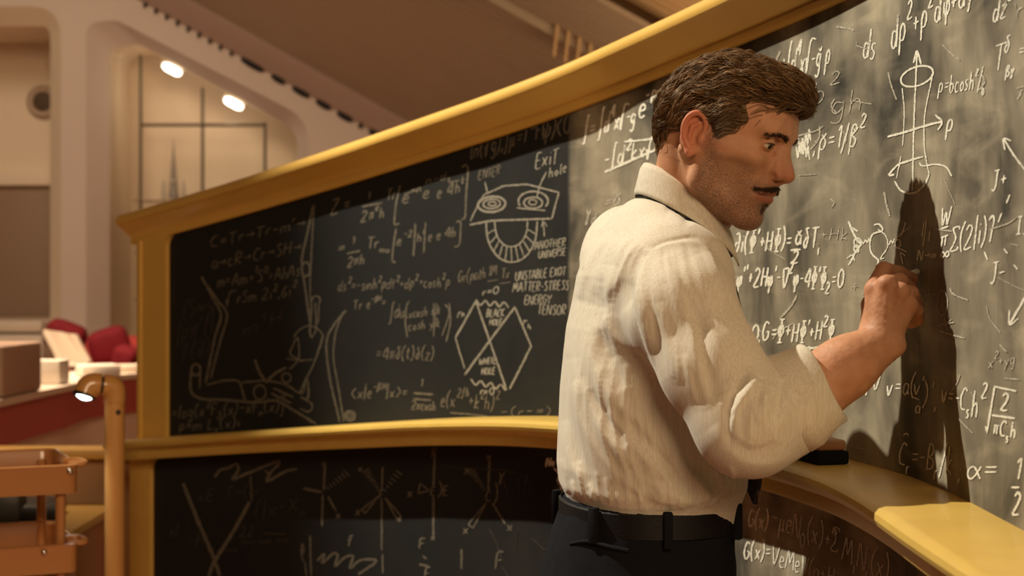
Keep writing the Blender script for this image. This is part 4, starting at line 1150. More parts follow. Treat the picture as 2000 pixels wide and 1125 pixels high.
# ================================================================== the person: implicit surfaces meshed with surface nets
class Field:
    def __init__(s, lo, hi, h):
        s.lo = np.array(lo, np.float32); s.h = float(h)
        s.n = np.ceil((np.array(hi) - np.array(lo)) / h).astype(int) + 1
        s.D = np.full(tuple(s.n), 1e3, np.float32)
    def _win(s, lo, hi):
        a = np.clip(np.floor((np.array(lo) - s.lo) / s.h).astype(int), 0, s.n)
        b = np.clip(np.ceil((np.array(hi) - s.lo) / s.h).astype(int) + 1, 0, s.n)
        if np.any(b <= a):
            return None
        ax = [np.float32(s.lo[i]) + np.arange(a[i], b[i], dtype=np.float32) * np.float32(s.h) for i in range(3)]
        return (slice(a[0], b[0]), slice(a[1], b[1]), slice(a[2], b[2])), (ax[0][:, None, None], ax[1][None, :, None], ax[2][None, None, :])
    def put(s, fn, lo, hi, k, op='u', pad=None):
        pad = (k if pad is None else pad) + 2 * s.h
        w = s._win(np.array(lo) - pad, np.array(hi) + pad)
        if w is None:
            return
        sl, G = w
        d = fn(*G).astype(np.float32)
        a = s.D[sl]
        if op == 'u':
            m = np.minimum(a, d)
            if k > 0:
                q = np.maximum(k - np.abs(a - d), 0) / k
                m = m - q * q * k * 0.25
        else:
            m = np.maximum(a, -d)
            if k > 0:
                q = np.maximum(k - np.abs(a + d), 0) / k
                m = m + q * q * k * 0.25
        s.D[sl] = m
    def cone(s, a, b, r1, r2, k, op='u', mir=False):
        a = np.array(a, np.float32); b = np.array(b, np.float32)
        ba = b - a; L = float(ba @ ba) + 1e-12
        def fn(x, y, z):
            if mir:
                y = np.abs(y)
            t = np.clip(((x - a[0]) * ba[0] + (y - a[1]) * ba[1] + (z - a[2]) * ba[2]) / L, 0, 1)
            return np.sqrt((x - a[0] - ba[0] * t) ** 2 + (y - a[1] - ba[1] * t) ** 2 + (z - a[2] - ba[2] * t) ** 2) - (r1 + (r2 - r1) * t)
        R = max(r1, r2)
        lo, hi = np.minimum(a, b) - R, np.maximum(a, b) + R
        if mir:
            lo[1] = -hi[1]
        s.put(fn, lo, hi, k, op)
    def chain(s, pts, rad, k, kin=None, op='u', mir=False):
        for i in range(len(pts) - 1):
            s.cone(pts[i], pts[i + 1], rad[i], rad[i + 1], k if (i == 0 or kin is None) else kin, op, mir)
    def ell(s, c, r, k, op='u', mir=False, R=None):
        c = np.array(c, np.float32); r = np.array(r, np.float32)
        def fn(x, y, z):
            if mir:
                y = np.abs(y)
            p, q, w = x - c[0], y - c[1], z - c[2]
            if R is not None:
                p, q, w = (R[0][0] * p + R[0][1] * q + R[0][2] * w, R[1][0] * p + R[1][1] * q + R[1][2] * w, R[2][0] * p + R[2][1] * q + R[2][2] * w)
            k0 = np.sqrt((p / r[0]) ** 2 + (q / r[1]) ** 2 + (w / r[2]) ** 2)
            k1 = np.sqrt((p / r[0] ** 2) ** 2 + (q / r[1] ** 2) ** 2 + (w / r[2] ** 2) ** 2) + 1e-9
            return k0 * (k0 - 1) / k1
        m = float(r.max()) if R is not None else r
        lo, hi = c - m, c + m
        if mir:
            lo[1] = -hi[1]
        s.put(fn, lo, hi, k, op)
    def net(s):
        D = s.D
        n = s.n
        ins = D < 0
        nc = n - 1
        acc = {}
        idx_l, pos_l, quads = [], [], []
        def cid(i, j, k):
            return (i * nc[1] + j) * nc[2] + k
        for ax in range(3):
            sa = [slice(None)] * 3; sb = [slice(None)] * 3
            sa[ax] = slice(0, -1); sb[ax] = slice(1, None)
            A, B = ins[tuple(sa)], ins[tuple(sb)]
            I = np.argwhere(A != B)
            if not len(I):
                continue
            J = I.copy(); J[:, ax] += 1
            da, db = D[I[:, 0], I[:, 1], I[:, 2]], D[J[:, 0], J[:, 1], J[:, 2]]
            t = da / (da - db)
            P = I.astype(np.float32); P[:, ax] += t
            u, v = (ax + 1) % 3, (ax + 2) % 3
            ok = (I[:, u] > 0) & (I[:, v] > 0) & (I[:, u] < nc[u]) & (I[:, v] < nc[v])
            cs = []
            for du, dv in ((-1, -1), (0, -1), (0, 0), (-1, 0)):
                C = I.copy(); C[:, u] += du; C[:, v] += dv
                g = (C >= 0).all(1) & (C < nc).all(1)
                idx_l.append(cid(C[g, 0], C[g, 1], C[g, 2])); pos_l.append(P[g])
                cs.append(cid(C[:, 0], C[:, 1], C[:, 2]))
            q = np.stack(cs, 1)[ok]
            fl = A[I[:, 0], I[:, 1], I[:, 2]][ok]
            q[~fl] = q[~fl][:, ::-1]
            quads.append(q)
        idx = np.concatenate(idx_l); pos = np.concatenate(pos_l)
        uq, inv = np.unique(idx, return_inverse=True)
        cnt = np.bincount(inv).astype(np.float32)
        V = np.stack([np.bincount(inv, pos[:, c]) / cnt for c in range(3)], 1)
        Q = np.concatenate(quads)
        Q = np.searchsorted(uq, Q)
        return (V * s.h + s.lo).astype(np.float64), Q
    def sample(s, P):
        q = (np.asarray(P) - s.lo) / s.h
        i = np.clip(np.floor(q).astype(int), 0, s.n - 2)
        f = np.clip(q - i, 0, 1)
        o = 0
        for a in (0, 1):
            for b in (0, 1):
                for c in (0, 1):
                    w = (f[:, 0] if a else 1 - f[:, 0]) * (f[:, 1] if b else 1 - f[:, 1]) * (f[:, 2] if c else 1 - f[:, 2])
                    o = o + w * s.D[i[:, 0] + a, i[:, 1] + b, i[:, 2] + c]
        return o
    def grad(s, P):
        e = s.h
        g = np.stack([s.sample(P + np.eye(3)[c] * e) - s.sample(P - np.eye(3)[c] * e) for c in range(3)], 1)
        return g / (np.linalg.norm(g, axis=1)[:, None] + 1e-9)

def relax(V, Q, it=2, lam=0.5):
    n = len(V)
    E = np.concatenate([Q[:, [0, 1]], Q[:, [1, 2]], Q[:, [2, 3]], Q[:, [3, 0]]])
    E = np.concatenate([E, E[:, ::-1]])
    deg = np.bincount(E[:, 0], minlength=n) + 1e-9
    for k in range(it):
        for l in (lam, -lam * 1.02):
            A = np.stack([np.bincount(E[:, 0], V[E[:, 1], c], minlength=n) for c in range(3)], 1) / deg[:, None]
            V = V + l * (A - V)
    return V

def vnormals(V, Q):
    fn = np.cross(V[Q[:, 2]] - V[Q[:, 0]], V[Q[:, 3]] - V[Q[:, 1]])
    N = np.zeros_like(V)
    for c in range(4):
        for k in range(3):
            N[:, k] += np.bincount(Q[:, c], fn[:, k], minlength=len(V))
    return N / (np.linalg.norm(N, axis=1)[:, None] + 1e-12)

def np_mesh(name, V, Q, m, parent=None, attrs=None):
    me = bpy.data.meshes.new(name)
    me.vertices.add(len(V)); me.vertices.foreach_set('co', np.ascontiguousarray(V, dtype=np.float32).ravel())
    Q = np.asarray(Q, np.int32)
    k = Q.shape[1]
    me.loops.add(Q.size); me.loops.foreach_set('vertex_index', Q.ravel())
    me.polygons.add(len(Q)); me.polygons.foreach_set('loop_start', np.arange(0, Q.size, k, dtype=np.int32))
    me.polygons.foreach_set('use_smooth', np.ones(len(Q), bool))
    me.update(calc_edges=True)
    for an, av in (attrs or {}).items():
        a = me.attributes.new(an, 'FLOAT', 'POINT')
        a.data.foreach_set('value', np.asarray(av, np.float32))
    me.materials.append(m)
    o = bpy.data.objects.new(name, me)
    COL.objects.link(o)
    if parent is not None:
        o.parent = parent
    return o

def pw(x, y, d):
    return np.array(tuple(at(x, y, d)))

# smooth value noise on points
_rng = np.random.RandomState(3)
_NT = _rng.rand(32, 32, 32)
def vnoise(P, f):
    q = np.asarray(P) * f
    i = np.floor(q).astype(int); t = q - i; t = t * t * (3 - 2 * t)
    o = 0
    for a in (0, 1):
        for b in (0, 1):
            for c in (0, 1):
                w = (t[:, 0] if a else 1 - t[:, 0]) * (t[:, 1] if b else 1 - t[:, 1]) * (t[:, 2] if c else 1 - t[:, 2])
                o = o + w * _NT[(i[:, 0] + a) % 32, (i[:, 1] + b) % 32, (i[:, 2] + c) % 32]
    return o - 0.5

# ------------------------------------------------------------------ person materials
def attr_node(nt, name):
    a = nt.nodes.new('ShaderNodeAttribute'); a.attribute_name = name
    return a.outputs['Fac']
def mixrgb(nt, fac, a, b):
    mx = nt.nodes.new('ShaderNodeMix'); mx.data_type = 'RGBA'
    for key, v in (('Factor', fac), ('A', a), ('B', b)):
        if isinstance(v, tuple):
            mx.inputs[key].default_value = (*v, 1)
        elif isinstance(v, (int, float)):
            mx.inputs[key].default_value = v
        else:
            nt.links.new(v, mx.inputs[key])
    return mx.outputs['Result']
def tex(nt, scale, detail=3, coord='Object', sc=(1, 1, 1), rot=(0, 0, 0)):
    tc = nt.nodes.new('ShaderNodeTexCoord')
    mp = nt.nodes.new('ShaderNodeMapping')
    mp.inputs['Scale'].default_value = sc
    mp.inputs['Rotation'].default_value = rot
    nt.links.new(tc.outputs[coord], mp.inputs[0])
    n = nt.nodes.new('ShaderNodeTexNoise')
    n.inputs['Scale'].default_value = scale
    n.inputs['Detail'].default_value = detail
    nt.links.new(mp.outputs[0], n.inputs['Vector'])
    return n.outputs['Fac']
def ramp(nt, v, lo, hi):
    r = nt.nodes.new('ShaderNodeMapRange')
    r.inputs['From Min'].default_value = lo; r.inputs['From Max'].default_value = hi
    nt.links.new(v, r.inputs['Value'])
    return r.outputs[0]
def mul(nt, a, b):
    n = nt.nodes.new('ShaderNodeMath'); n.operation = 'MULTIPLY'
    for i, v in enumerate((a, b)):
        if isinstance(v, (int, float)):
            n.inputs[i].default_value = v
        else:
            nt.links.new(v, n.inputs[i])
    return n.outputs[0]
def bump(nt, h, strength, dist):
    b = nt.nodes.new('ShaderNodeBump')
    b.inputs['Strength'].default_value = strength; b.inputs['Distance'].default_value = dist
    nt.links.new(h, b.inputs['Height'])
    return b.outputs['Normal']

skin = bpy.data.materials.new('skin'); skin.use_nodes = True
nt = skin.node_tree; pb = nt.nodes['Principled BSDF']
c = mixrgb(nt, ramp(nt, tex(nt, 60, 4), 0.3, 0.7), (0.50, 0.235, 0.125), (0.60, 0.30, 0.17))
c = mixrgb(nt, attr_node(nt, 'flush'), c, (0.56, 0.16, 0.09))
spk = ramp(nt, tex(nt, 800, 4), 0.30, 0.62)
c = mixrgb(nt, mul(nt, attr_node(nt, 'beard'), spk), c, (0.085, 0.055, 0.04))
c = mixrgb(nt, attr_node(nt, 'lips'), c, (0.40, 0.13, 0.085))
nt.links.new(c, pb.inputs['Base Color'])
pb.inputs['Roughness'].default_value = 0.55
pb.inputs['Specular IOR Level'].default_value = 0.3
pb.inputs['Subsurface Weight'].default_value = 0.12
pb.inputs['Subsurface Radius'].default_value = (0.012, 0.004, 0.002)
pb.inputs['Subsurface Scale'].default_value = 0.5
nt.links.new(bump(nt, tex(nt, 700, 3), 0.25, 0.0006), pb.inputs['Normal'])
M['skin'] = skin

def cloth(name, col, col2, sc, stripes=True):
    m = bpy.data.materials.new(name); m.use_nodes = True
    nt = m.node_tree; pb = nt.nodes['Principled BSDF']
    # woven vertical pin stripe: fine noise stretched along the cloth
    st = ramp(nt, tex(nt, sc, 2, 'Object', (1, 1, 0.02)), 0.40, 0.62)
    c = mixrgb(nt, mul(nt, st, 0.8), col, col2)
    nt.links.new(c, pb.inputs['Base Color'])
    pb.inputs['Roughness'].default_value = 0.85
    pb.inputs['Specular IOR Level'].default_value = 0.2
    pb.inputs['Sheen Weight'].default_value = 0.15
    nt.links.new(bump(nt, tex(nt, sc * 2.2, 3, 'Object', (1, 1, 0.15)), 0.3, 0.0008), pb.inputs['Normal'])
    return m
M['shirt'] = cloth('cream_shirt', (0.62, 0.54, 0.42), (0.72, 0.65, 0.53), 420)
M['trouser'] = mat('navy_wool', (0.0085, 0.009, 0.0115), 0.9, 0.12, noise=0.35, nscale=500, bump=0.4, bscale=900)
M['belt'] = mat('black_leather', (0.008, 0.008, 0.008), 0.5, 0.3, bump=0.2, bscale=300)

# ------------------------------------------------------------------ head
PSI, PIT, ROL = math.radians(30), math.radians(19), math.radians(3)
F_ = np.array((math.cos(PSI) * math.cos(PIT), -math.sin(PSI) * math.cos(PIT), -math.sin(PIT)))
R_ = np.array((-math.sin(PSI), -math.cos(PSI), 0.0))
U_ = np.cross(R_, F_)
R_, U_ = R_ * math.cos(ROL) + U_ * math.sin(ROL), U_ * math.cos(ROL) - R_ * math.sin(ROL)
HM = np.stack([F_, R_, U_], 1) * 0.001             # head millimetres -> room metres
HO = pw(1366, 262, 2.225) - HM @ np.array((0, 74, 4))
def h2w(P):
    return np.asarray(P) @ HM.T + HO
def w2h(p):
    return (HM.T * 1e6) @ (np.asarray(p) - HO)

H = Field((-128, -100, -185), (136, 100, 150), 1.6)
H.ell((3, 0, 38), (88, 73, 74), 0)
H.ell((46, 0, 48), (54, 61, 52), 26)
H.ell((36, 0, -12), (58, 57, 60), 22)
H.ell((46, 0, -52), (47, 43, 42), 22)
H.cone((14, 51, -54), (74, 15, -85), 14, 14, 20, mir=True)
H.cone((6, 60, -6), (14, 52, -55), 13, 14, 18, mir=True)
H.ell((78, 0, -86), (20, 22, 17), 16)
H.cone((70, 47, -6), (18, 66, 0), 14, 9, 20, mir=True)
H.cone((93, 11, 36), (82, 42, 37), 9, 10, 15, mir=True)
H.ell((98, 33, 19), (17, 20, 13), 12, 's', mir=True)
H.ell((64, 80, 36), (24, 12, 24), 16, 's', mir=True)
H.ell((72, 60, -40), (26, 13, 24), 20, 's', mir=True)
# nose
H.cone((92, 0, 30), (108, 0, -3), 8, 8, 10)
H.cone((106, 0, -2), (115.5, 0, -13), 8, 9, 8)
H.cone((94, 8, 14), (101, 13, -12), 8, 8, 10, mir=True)
H.ell((104, 13, -17), (10, 7.5, 7.5), 6, mir=True)
H.cone((113.5, 0, -18), (100, 0, -28), 5, 6, 6)
H.ell((106, 7.5, -25), (6, 3.4, 4.5), 3, 's', mir=True)
# mouth
H.ell((80, 0, -47), (21, 33, 22), 16)
H.cone((101.5, 0, -40.5), (88, 26, -46.5), 5.0, 3.4, 6, mir=True)
H.cone((99, 0, -54), (87, 24, -51.5), 6.0, 4.0, 6, mir=True)
H.cone((108, 0, -47.4), (89, 32, -49.0), 2.3, 1.5, 2.5, 's', mir=True)
H.ell((106, 0, -67), (10, 20, 6), 10, 's')
H.cone((101, 20, -20), (84, 41, -52), 2.6, 2.2, 9, 's', mir=True)
# lids and the narrow opening between them
H.ell((78.0, 32, 22), (14.6, 15.4, 13.6), 4, mir=True)
H.ell((90.5, 33, 18.2), (12, 14.5, 3.7), 1.4, 's', mir=True)
H.cone((90, 19, 29), (83, 46, 27), 1.6, 1.2, 4, 's', mir=True)
H.cone((91, 20, 9), (83, 45, 10), 1.6, 1.2, 5, 's', mir=True)
# ears
ER = np.array(Euler((0.0, math.radians(-14), 0.0)).to_matrix())
ER2 = np.array((Matrix.Rotation(math.radians(20), 3, 'Z')).to_3x3()) @ ER
ES = lambda p: (p[0] * 0.84, 75 + (p[1] - 75) * 0.9, 2 + (p[2] - 2) * 0.84)
H.ell((-8, 75, 5), (16.5, 6.5, 28), 8, mir=True, R=ER2)
hel = smoothpath([ES(p) for p in [(5, 76, 4), (9, 78, 18), (4, 81, 31), (-8, 85, 37), (-20, 87, 29), (-25, 87, 12), (-21, 85, -6), (-13, 81, -18)]], n=4)
H.chain(hel, list(np.interp(np.linspace(0, 1, len(hel)), [0, 0.3, 0.6, 1], [2.8, 3.4, 3.7, 3.0])), 4, 2.5, mir=True)
H.chain([ES(p) for p in [(-13, 81, -18), (-5, 78, -28), (3, 75, -24)]], [3.8, 5.6, 4.2], 5, mir=True)
H.ell(ES((-1, 86, 2)), (7.5, 7, 12), 4, 's', mir=True)
H.chain([ES(p) for p in [(-2, 82, 22), (-12, 84.5, 12), (-12, 83.5, -4), (-5, 80, -14)]], [2.2, 2.8, 2.6, 2.2], 3, mir=True)
H.ell(ES((6, 77, -2)), (5, 4.5, 6), 4, mir=True)
# neck: column, tendon from behind the ear, nape
nb = w2h(pw(1346, 440, 2.335))
H.cone((-18, 0, -12), nb, 50, 54, 24)
H.cone((-20, 60, -22), nb + np.array((40, 14, 18)), 9, 8, 12, mir=True)
H.cone((-48, 22, -8), nb + np.array((-22, 24, 0)), 28, 30, 20, mir=True)
H.cone((40, 0, -70), nb + np.array((34, 0, 30)), 20, 22, 22)
V, Q = H.net()
V = relax(V, Q, 1, 0.4)
f, r, u = V[:, 0], np.abs(V[:, 1]), V[:, 2]
sg = lambda x: 1 / (1 + np.exp(-x))
beard = sg((f - 18 - 0.25 * (u + 40)) / 5) * sg((-14 - u + 0.16 * (f - 60) - 0.2 * (r - 40)) / 6) * sg((u + 108) / 5)
beard = beard * (1 - 0.75 * sg((f - 84) / 4) * sg((u + 34) / 4))
burn = np.exp(-(((f - 22) / 12) ** 2)) * sg((30 - u) / 8) * sg((u + 60) / 12) * sg((r - 45) / 6)
stache = np.exp(-(((u + 35 + 0.22 * r) / 6.5) ** 2)) * sg((f - 78) / 3) * sg((36 - r) / 4)
goatee = np.exp(-(((u + 66) / 6) ** 2) - (r / 9) ** 2) * sg((f - 84) / 3)
beard_a = np.clip(0.72 * beard + 0.85 * burn + 0.5 * stache + 0.5 * goatee + 0.3 * sg((-70 - u) / 6) * sg((f - 10) / 10), 0, 0.9)
lipm = (np.exp(-(((u + 42.2) / 3.2) ** 2)) + np.exp(-(((u + 53.2) / 4.2) ** 2))) * sg((f - 86) / 2.5) * sg((29 - r) / 3)
flush = np.clip(0.75 * sg((r - 78) / 3) + 0.35 * np.exp(-(((u + 14) / 14) ** 2)) * sg((f - 104) / 4), 0, 1)
beard_a = np.where(r > 79, 0, beard_a)
headV, headQ, headA = h2w(V), Q, (beard_a, np.clip(lipm, 0, 1), flush)

# ------------------------------------------------------------------ right forearm and hand (metres)
sx = 1.0
WR = pw(1724, 668, 2.097); EL = pw(1476, 836, 2.085)
A = Field((0.26, 1.96, 1.12), (0.58, 2.27, 1.46), 0.0017)
fa = (WR - EL)
A.chain([EL, EL + fa * 0.35, EL + fa * 0.7, WR - fa * 0.02], [0.046, 0.046, 0.0365, 0.0285], 0.02)
A.cone(EL + fa * 0.3 + np.array((0, 0.012, -0.012)), EL + fa * 0.75, 0.034, 0.026, 0.02)
mcp = {'i': pw(1707, 566, 2.110), 'm': pw(1731, 556, 2.092), 'r': pw(1757, 570, 2.088), 'p': pw(1776, 596, 2.098)}
for k_, r_ in (('i', 0.0135), ('m', 0.0135), ('r', 0.013), ('p', 0.012)):
    A.cone(WR + (mcp[k_] - WR) * 0.02, mcp[k_], 0.0195, r_ - 0.001, 0.009)
A.cone(pw(1712, 645, 2.117), pw(1760, 600, 2.118), 0.017, 0.016, 0.016)
A.cone(pw(1708, 650, 2.117), pw(1703, 596, 2.130), 0.0165, 0.0135, 0.014)      # ball of the thumb
A.chain([pw(1703, 596, 2.130), pw(1722, 557, 2.164), pw(1762, 549, 2.184), pw(1781, 552, 2.191)], [0.0125, 0.0105, 0.0090, 0.0075], 0.006, 0.004)
fing = {
    'i': ([mcp['i'], pw(1726, 527, 2.134), pw(1757, 533, 2.164), pw(1783, 543, 2.182)], [0.0125, 0.0108, 0.0092, 0.0072]),
    'm': ([mcp['m'], pw(1757, 549, 2.118), pw(1775, 562, 2.148), pw(1776, 578, 2.164)], [0.0125, 0.0106, 0.0092, 0.0078]),
    'r': ([mcp['r'], pw(1779, 573, 2.108), pw(1788, 592, 2.134), pw(1776, 602, 2.148)], [0.012, 0.0102, 0.0090, 0.0076]),
    'p': ([mcp['p'], pw(1790, 606, 2.114), pw(1792, 625, 2.134), pw(1780, 632, 2.144)], [0.0108, 0.0090, 0.0080, 0.0070])}
for k_, (pp_, rr_) in fing.items():
    A.chain(pp_, rr_, 0.0022, 0.0022)
# knuckles and tendons
for k_ in 'imrp':
    m_ = mcp[k_]
    A.ell(m_ + np.array((0, -0.006, 0.002)), (0.0085, 0.0075, 0.0085), 0.006)
    if k_ != 'p':
        A.cone(WR + (m_ - WR) * 0.25 + np.array((0.0, -0.0145, 0)), m_ + np.array((0, -0.0105, 0)), 0.0024, 0.0028, 0.006)
A.ell(WR + np.array((0.016, -0.014, -0.004)), (0.010, 0.009, 0.010), 0.012)
hV, hQ = A.net()
hV = relax(hV, hQ, 1, 0.4)
hN = vnormals(hV, hQ)
hV = hV + hN * (vnoise(hV, 260.0) * 0.0006)[:, None]

# ------------------------------------------------------------------ torso frame
PHI = math.radians(9)
TF = np.array((math.cos(PHI), math.sin(PHI), 0)); TR = np.array((math.sin(PHI), -math.cos(PHI), 0))
TYC = 2.335
def zy(y, d=TYC):
    return CZ + (HZ - y) / FPX * d
def xx(x, d=TYC):
    return (x - 1000) / FPX * d
# row, back column, front column, half width
TOR = [(372, 1256, 1385, 0.060), (392, 1228, 1396, 0.085), (415, 1203, 1402, 0.118), (445, 1177, 1408, 0.152), (480, 1156, 1412, 0.172), (540, 1131, 1420, 0.178),
       (640, 1110, 1434, 0.176), (760, 1097, 1446, 0.174), (850, 1092, 1452, 0.174), (905, 1089, 1452, 0.172), (945, 1093, 1450, 0.171), (972, 1106, 1440, 0.160), (1012, 1112, 1432, 0.153)]
tz_ = np.array([zy(t[0]) for t in TOR])[::-1]
tcx = np.array([(xx(t[1]) + xx(t[2])) / 2 for t in TOR])[::-1]
tha = np.array([(xx(t[2]) - xx(t[1])) / 2 for t in TOR])[::-1]
thb = np.array([t[3] for t in TOR])[::-1]
def torso_fn(shrink=0.0):
    def fn(x, y, z):
        cx = np.interp(z, tz_, tcx); a = np.interp(z, tz_, tha) - shrink; b = np.interp(z, tz_, thb) - shrink
        # the half extents seen from the side include the turn of the body
        a2 = np.sqrt(np.maximum((a * a - (b * math.sin(PHI)) ** 2), 0.001)) / math.cos(PHI)
        p, q = x - cx, y - TYC
        ff = p * TF[0] + q * TF[1]; rr = p * TR[0] + q * TR[1]
        k = (np.abs(ff / a2) ** 2.25 + np.abs(rr / b) ** 2.25) ** (1 / 2.25)
        d = (k - 1) * np.minimum(a2, b)
        return np.maximum(d, np.maximum(z - tz_[-1], tz_[0] - z))
    return fn
SH = pw(1308, 556, 2.190)
ELS = pw(1460, 826, 2.065)
slv = [SH, pw(1333, 610, 2.135), pw(1389, 716, 2.095), ELS]
fd = (WR - EL) / np.linalg.norm(WR - EL)
CUF = EL + fd * 0.090

# body core under the clothes, one surface from neck to pelvis with the far arm
Bf = Field((-0.05, 1.95, 0.70), (0.62, 2.75, 1.66), 0.007)
Bf.put(torso_fn(0.014), (0.0, 2.1, zy(1012)), (0.42, 2.6, zy(372)), 0.0, pad=0.03)
pa_, pb_ = np.array((xx(1250), zy(377))), np.array((xx(1436), zy(513)))
pn_ = np.array((-(pb_ - pa_)[1], (pb_ - pa_)[0])); pn_ /= np.linalg.norm(pn_)
def neckcut(x, y, z):
    return -((x - pa_[0]) * pn_[0] + (z - pa_[1]) * pn_[1]) + 0 * y
Bf.put(lambda x, y, z: neckcut(x, y, z) - 0.022, (0.08, 2.1, zy(590)), (0.5, 2.6, 1.65), 0.02, 's', pad=0.0)
Bf.chain(slv + [EL + fd * 0.1], [0.06, 0.052, 0.05, 0.046, 0.042], 0.03)
LSH = np.array((xx(1290), TYC, zy(500))) - TR * 0.165
Bf.chain([LSH, LSH + np.array((0.015, 0.045, -0.26)), LSH + np.array((0.07, 0.03, -0.50))], [0.06, 0.048, 0.032], 0.03)
Bf.cone(pw(1320, 500, 2.335), pw(1342, 430, 2.335), 0.054, 0.050, 0.02)
cV, cQ = Bf.net()
# far hand, relaxed at the side
LW = LSH + np.array((0.07, 0.03, -0.50))
G = Field(LW + np.array((-0.08, -0.09, -0.24)), LW + np.array((0.14, 0.09, 0.05)), 0.0025)
G.cone(LW, LW + np.array((0.012, 0, -0.03)), 0.030, 0.026, 0.01)
for j, (dy, ln) in enumerate(((-0.03, 0.075), (-0.010, 0.085), (0.010, 0.08), (0.03, 0.065))):
    k0 = LW + np.array((0.035, dy, -0.105))
    G.cone(LW + np.array((0.01, dy * 0.6, -0.02)), k0, 0.017, 0.012, 0.012)
    G.chain([k0, k0 + np.array((0.022, 0, -ln * 0.5)), k0 + np.array((0.012, 0, -ln * 0.85)), k0 + np.array((-0.006, 0, -ln))], [0.0105, 0.0092, 0.008, 0.007], 0.004)
G.chain([LW + np.array((0.02, -0.02, -0.03)), LW + np.array((0.055, -0.035, -0.07)), LW + np.array((0.068, -0.03, -0.115))], [0.015, 0.011, 0.008], 0.008)
gV, gQ = G.net()

nh, na, nc_, ng = len(headV), len(hV), len(cV), len(gV)
allV = np.vstack([headV, hV, cV, gV])
allQ = np.vstack([headQ, hQ + nh, cQ + nh + na, gQ + nh + na + nc_])
z_ = np.zeros(na + nc_ + ng)
knk = np.zeros(na)
for k_ in 'imrp':
    for p_ in (fing[k_][0][0], fing[k_][0][1]):
        knk = np.maximum(knk, 0.35 * np.exp(-(np.linalg.norm(hV - p_, axis=1) / 0.014) ** 2))
person = np_mesh('person', allV, allQ, M['skin'], None, {
    'beard': np.concatenate([headA[0], z_]), 'lips': np.concatenate([headA[1], z_]),
    'flush': np.concatenate([headA[2], knk, np.zeros(nc_ + ng)])})
tag(person, 'man in cream shirt and dark trousers writing on the chalkboard with bowed head', 'person')

# eyes
eyem = mat('eye_white', (0.62, 0.55, 0.47), 0.15, 0.5)
iris = mat('eye_iris', (0.035, 0.018, 0.010), 0.08, 0.5)
for s_ in (1, -1):
    ce = h2w((78.1, 32 * s_, 21.2))
    lk = HM @ np.array((0.92, 0.05 * 1, -0.36)) * 1000
    e = lathe('eyeball', [(0.0001, -0.0122), (0.006, -0.0106), (0.0106, -0.006), (0.0122, 0.0), (0.0110, 0.0052), (0.0085, 0.0088), (0.0058, 0.0107)], ce, eyem, person, 24, axis=lk)
    lathe('iris', [(0.0058, 0.0105), (0.0048, 0.0116), (0.0025, 0.0126), (0.0002, 0.0130)], ce, iris, e, 20, axis=lk)

# ------------------------------------------------------------------ hair: a shaped mass covered with combed strands
K = Field((-140, -112, -100), (150, 112, 185), 2.2)
K.ell((4, 0, 42), (93, 77, 76), 0)
K.ell((26, 0, 84), (70, 56, 40), 24)
K.ell((76, 0, 94), (32, 46, 23), 16)
K.ell((92, -2, 86), (19, 34, 15), 10)
K.ell((-50, 0, 26), (38, 58, 52), 20)
K.ell((-47, 0, -20), (28, 48, 42), 18)
K.cone((30, 70, 46), (26, 71, 8), 12, 6, 10, mir=True)
K.ell((98, 0, 32), (46, 92, 44), 8, 's')
K.ell((66, 0, 0), (44, 92, 48), 6, 's')
K.ell((2, 88, 2), (27, 34, 34), 8, 's', mir=True)
K.ell((-4, 84, -46), (30, 34, 34), 8, 's', mir=True)
K.ell((0, 0, -92), (70, 90, 48), 10, 's')
def flow(P):
    f, r, u = P[:, 0], P[:, 1], P[:, 2]
    top = sg((u - 88) / 12)[:, None]; back_ = sg((-f - 48) / 14)[:, None]
    side = np.stack([-0.92 + 0 * f, 0.0 * f, -0.42 + 0 * f], 1)
    tp = np.stack([-1.0 + 0 * f, 0.30 * np.sign(r + 12) * sg((np.abs(r) - 12) / 8) * 1.0, 0.10 - 0.0 * f], 1)
    bk = np.stack([-0.30 + 0 * f, -0.06 * np.sign(r), -1.0 + 0 * f], 1)
    d = side * (1 - top) + tp * top
    d = d * (1 - back_) + bk * back_
    d[:, 2] += 0.55 * vnoise(P, 0.035) + 0.25 * vnoise(P, 0.09)
    d[:, 1] += 0.5 * vnoise(P + 50, 0.035)
    return d
# thick wavy locks laid over the mass first
kV, kQ = K.net()
rgl = np.random.RandomState(21)
cand = np.where((H.sample(kV) > 4) & ((kV[:, 2] > 40) | (kV[:, 0] < -30)))[0]
P = kV[rgl.choice(cand, 150)]
prev = None
ph = vnoise(P, 0.03) * 18
paths = [P]
K0 = Field((0, 0, 0), (1, 1, 1), 1.0); K0.lo, K0.h, K0.n, K0.D = K.lo, K.h, K.n, K.D.copy()
for k in range(11):
    nrm = K0.grad(P); d = flow(P)
    d = d - nrm * (d * nrm).sum(1)[:, None]; d /= np.linalg.norm(d, axis=1)[:, None] + 1e-9
    if prev is not None:
        d = 0.5 * d + 0.5 * prev
    prev = d
    P = P + d * 5.0 + np.cross(nrm, d) * (np.sin(ph + k * 0.75) * 2.6)[:, None]
    P = P + K0.grad(P) * np.clip(0.6 + 2.4 * np.sin(ph * 1.3 + k * 0.8) - K0.sample(P), -5, 5)[:, None]
    paths.append(P)
paths = np.stack(paths, 1)
for q_ in paths:
    w_ = rgl.uniform(3.2, 5.2)
    K.chain(q_[::1], list(w_ * np.sin(np.linspace(0.25, 0.97, len(q_)) * np.pi) ** 0.6), 2.0, 1.0)
K.ell((98, 0, 32), (44, 92, 42), 4, 's')
kV, kQ = K.net()
lab = np.arange(len(kV))
for _ in range(400):
    m_ = lab[kQ].min(1); old = lab.copy()
    for c in range(4):
        np.minimum.at(lab, kQ[:, c], m_)
    lab = lab[lab]
    if (lab == old).all():
        break
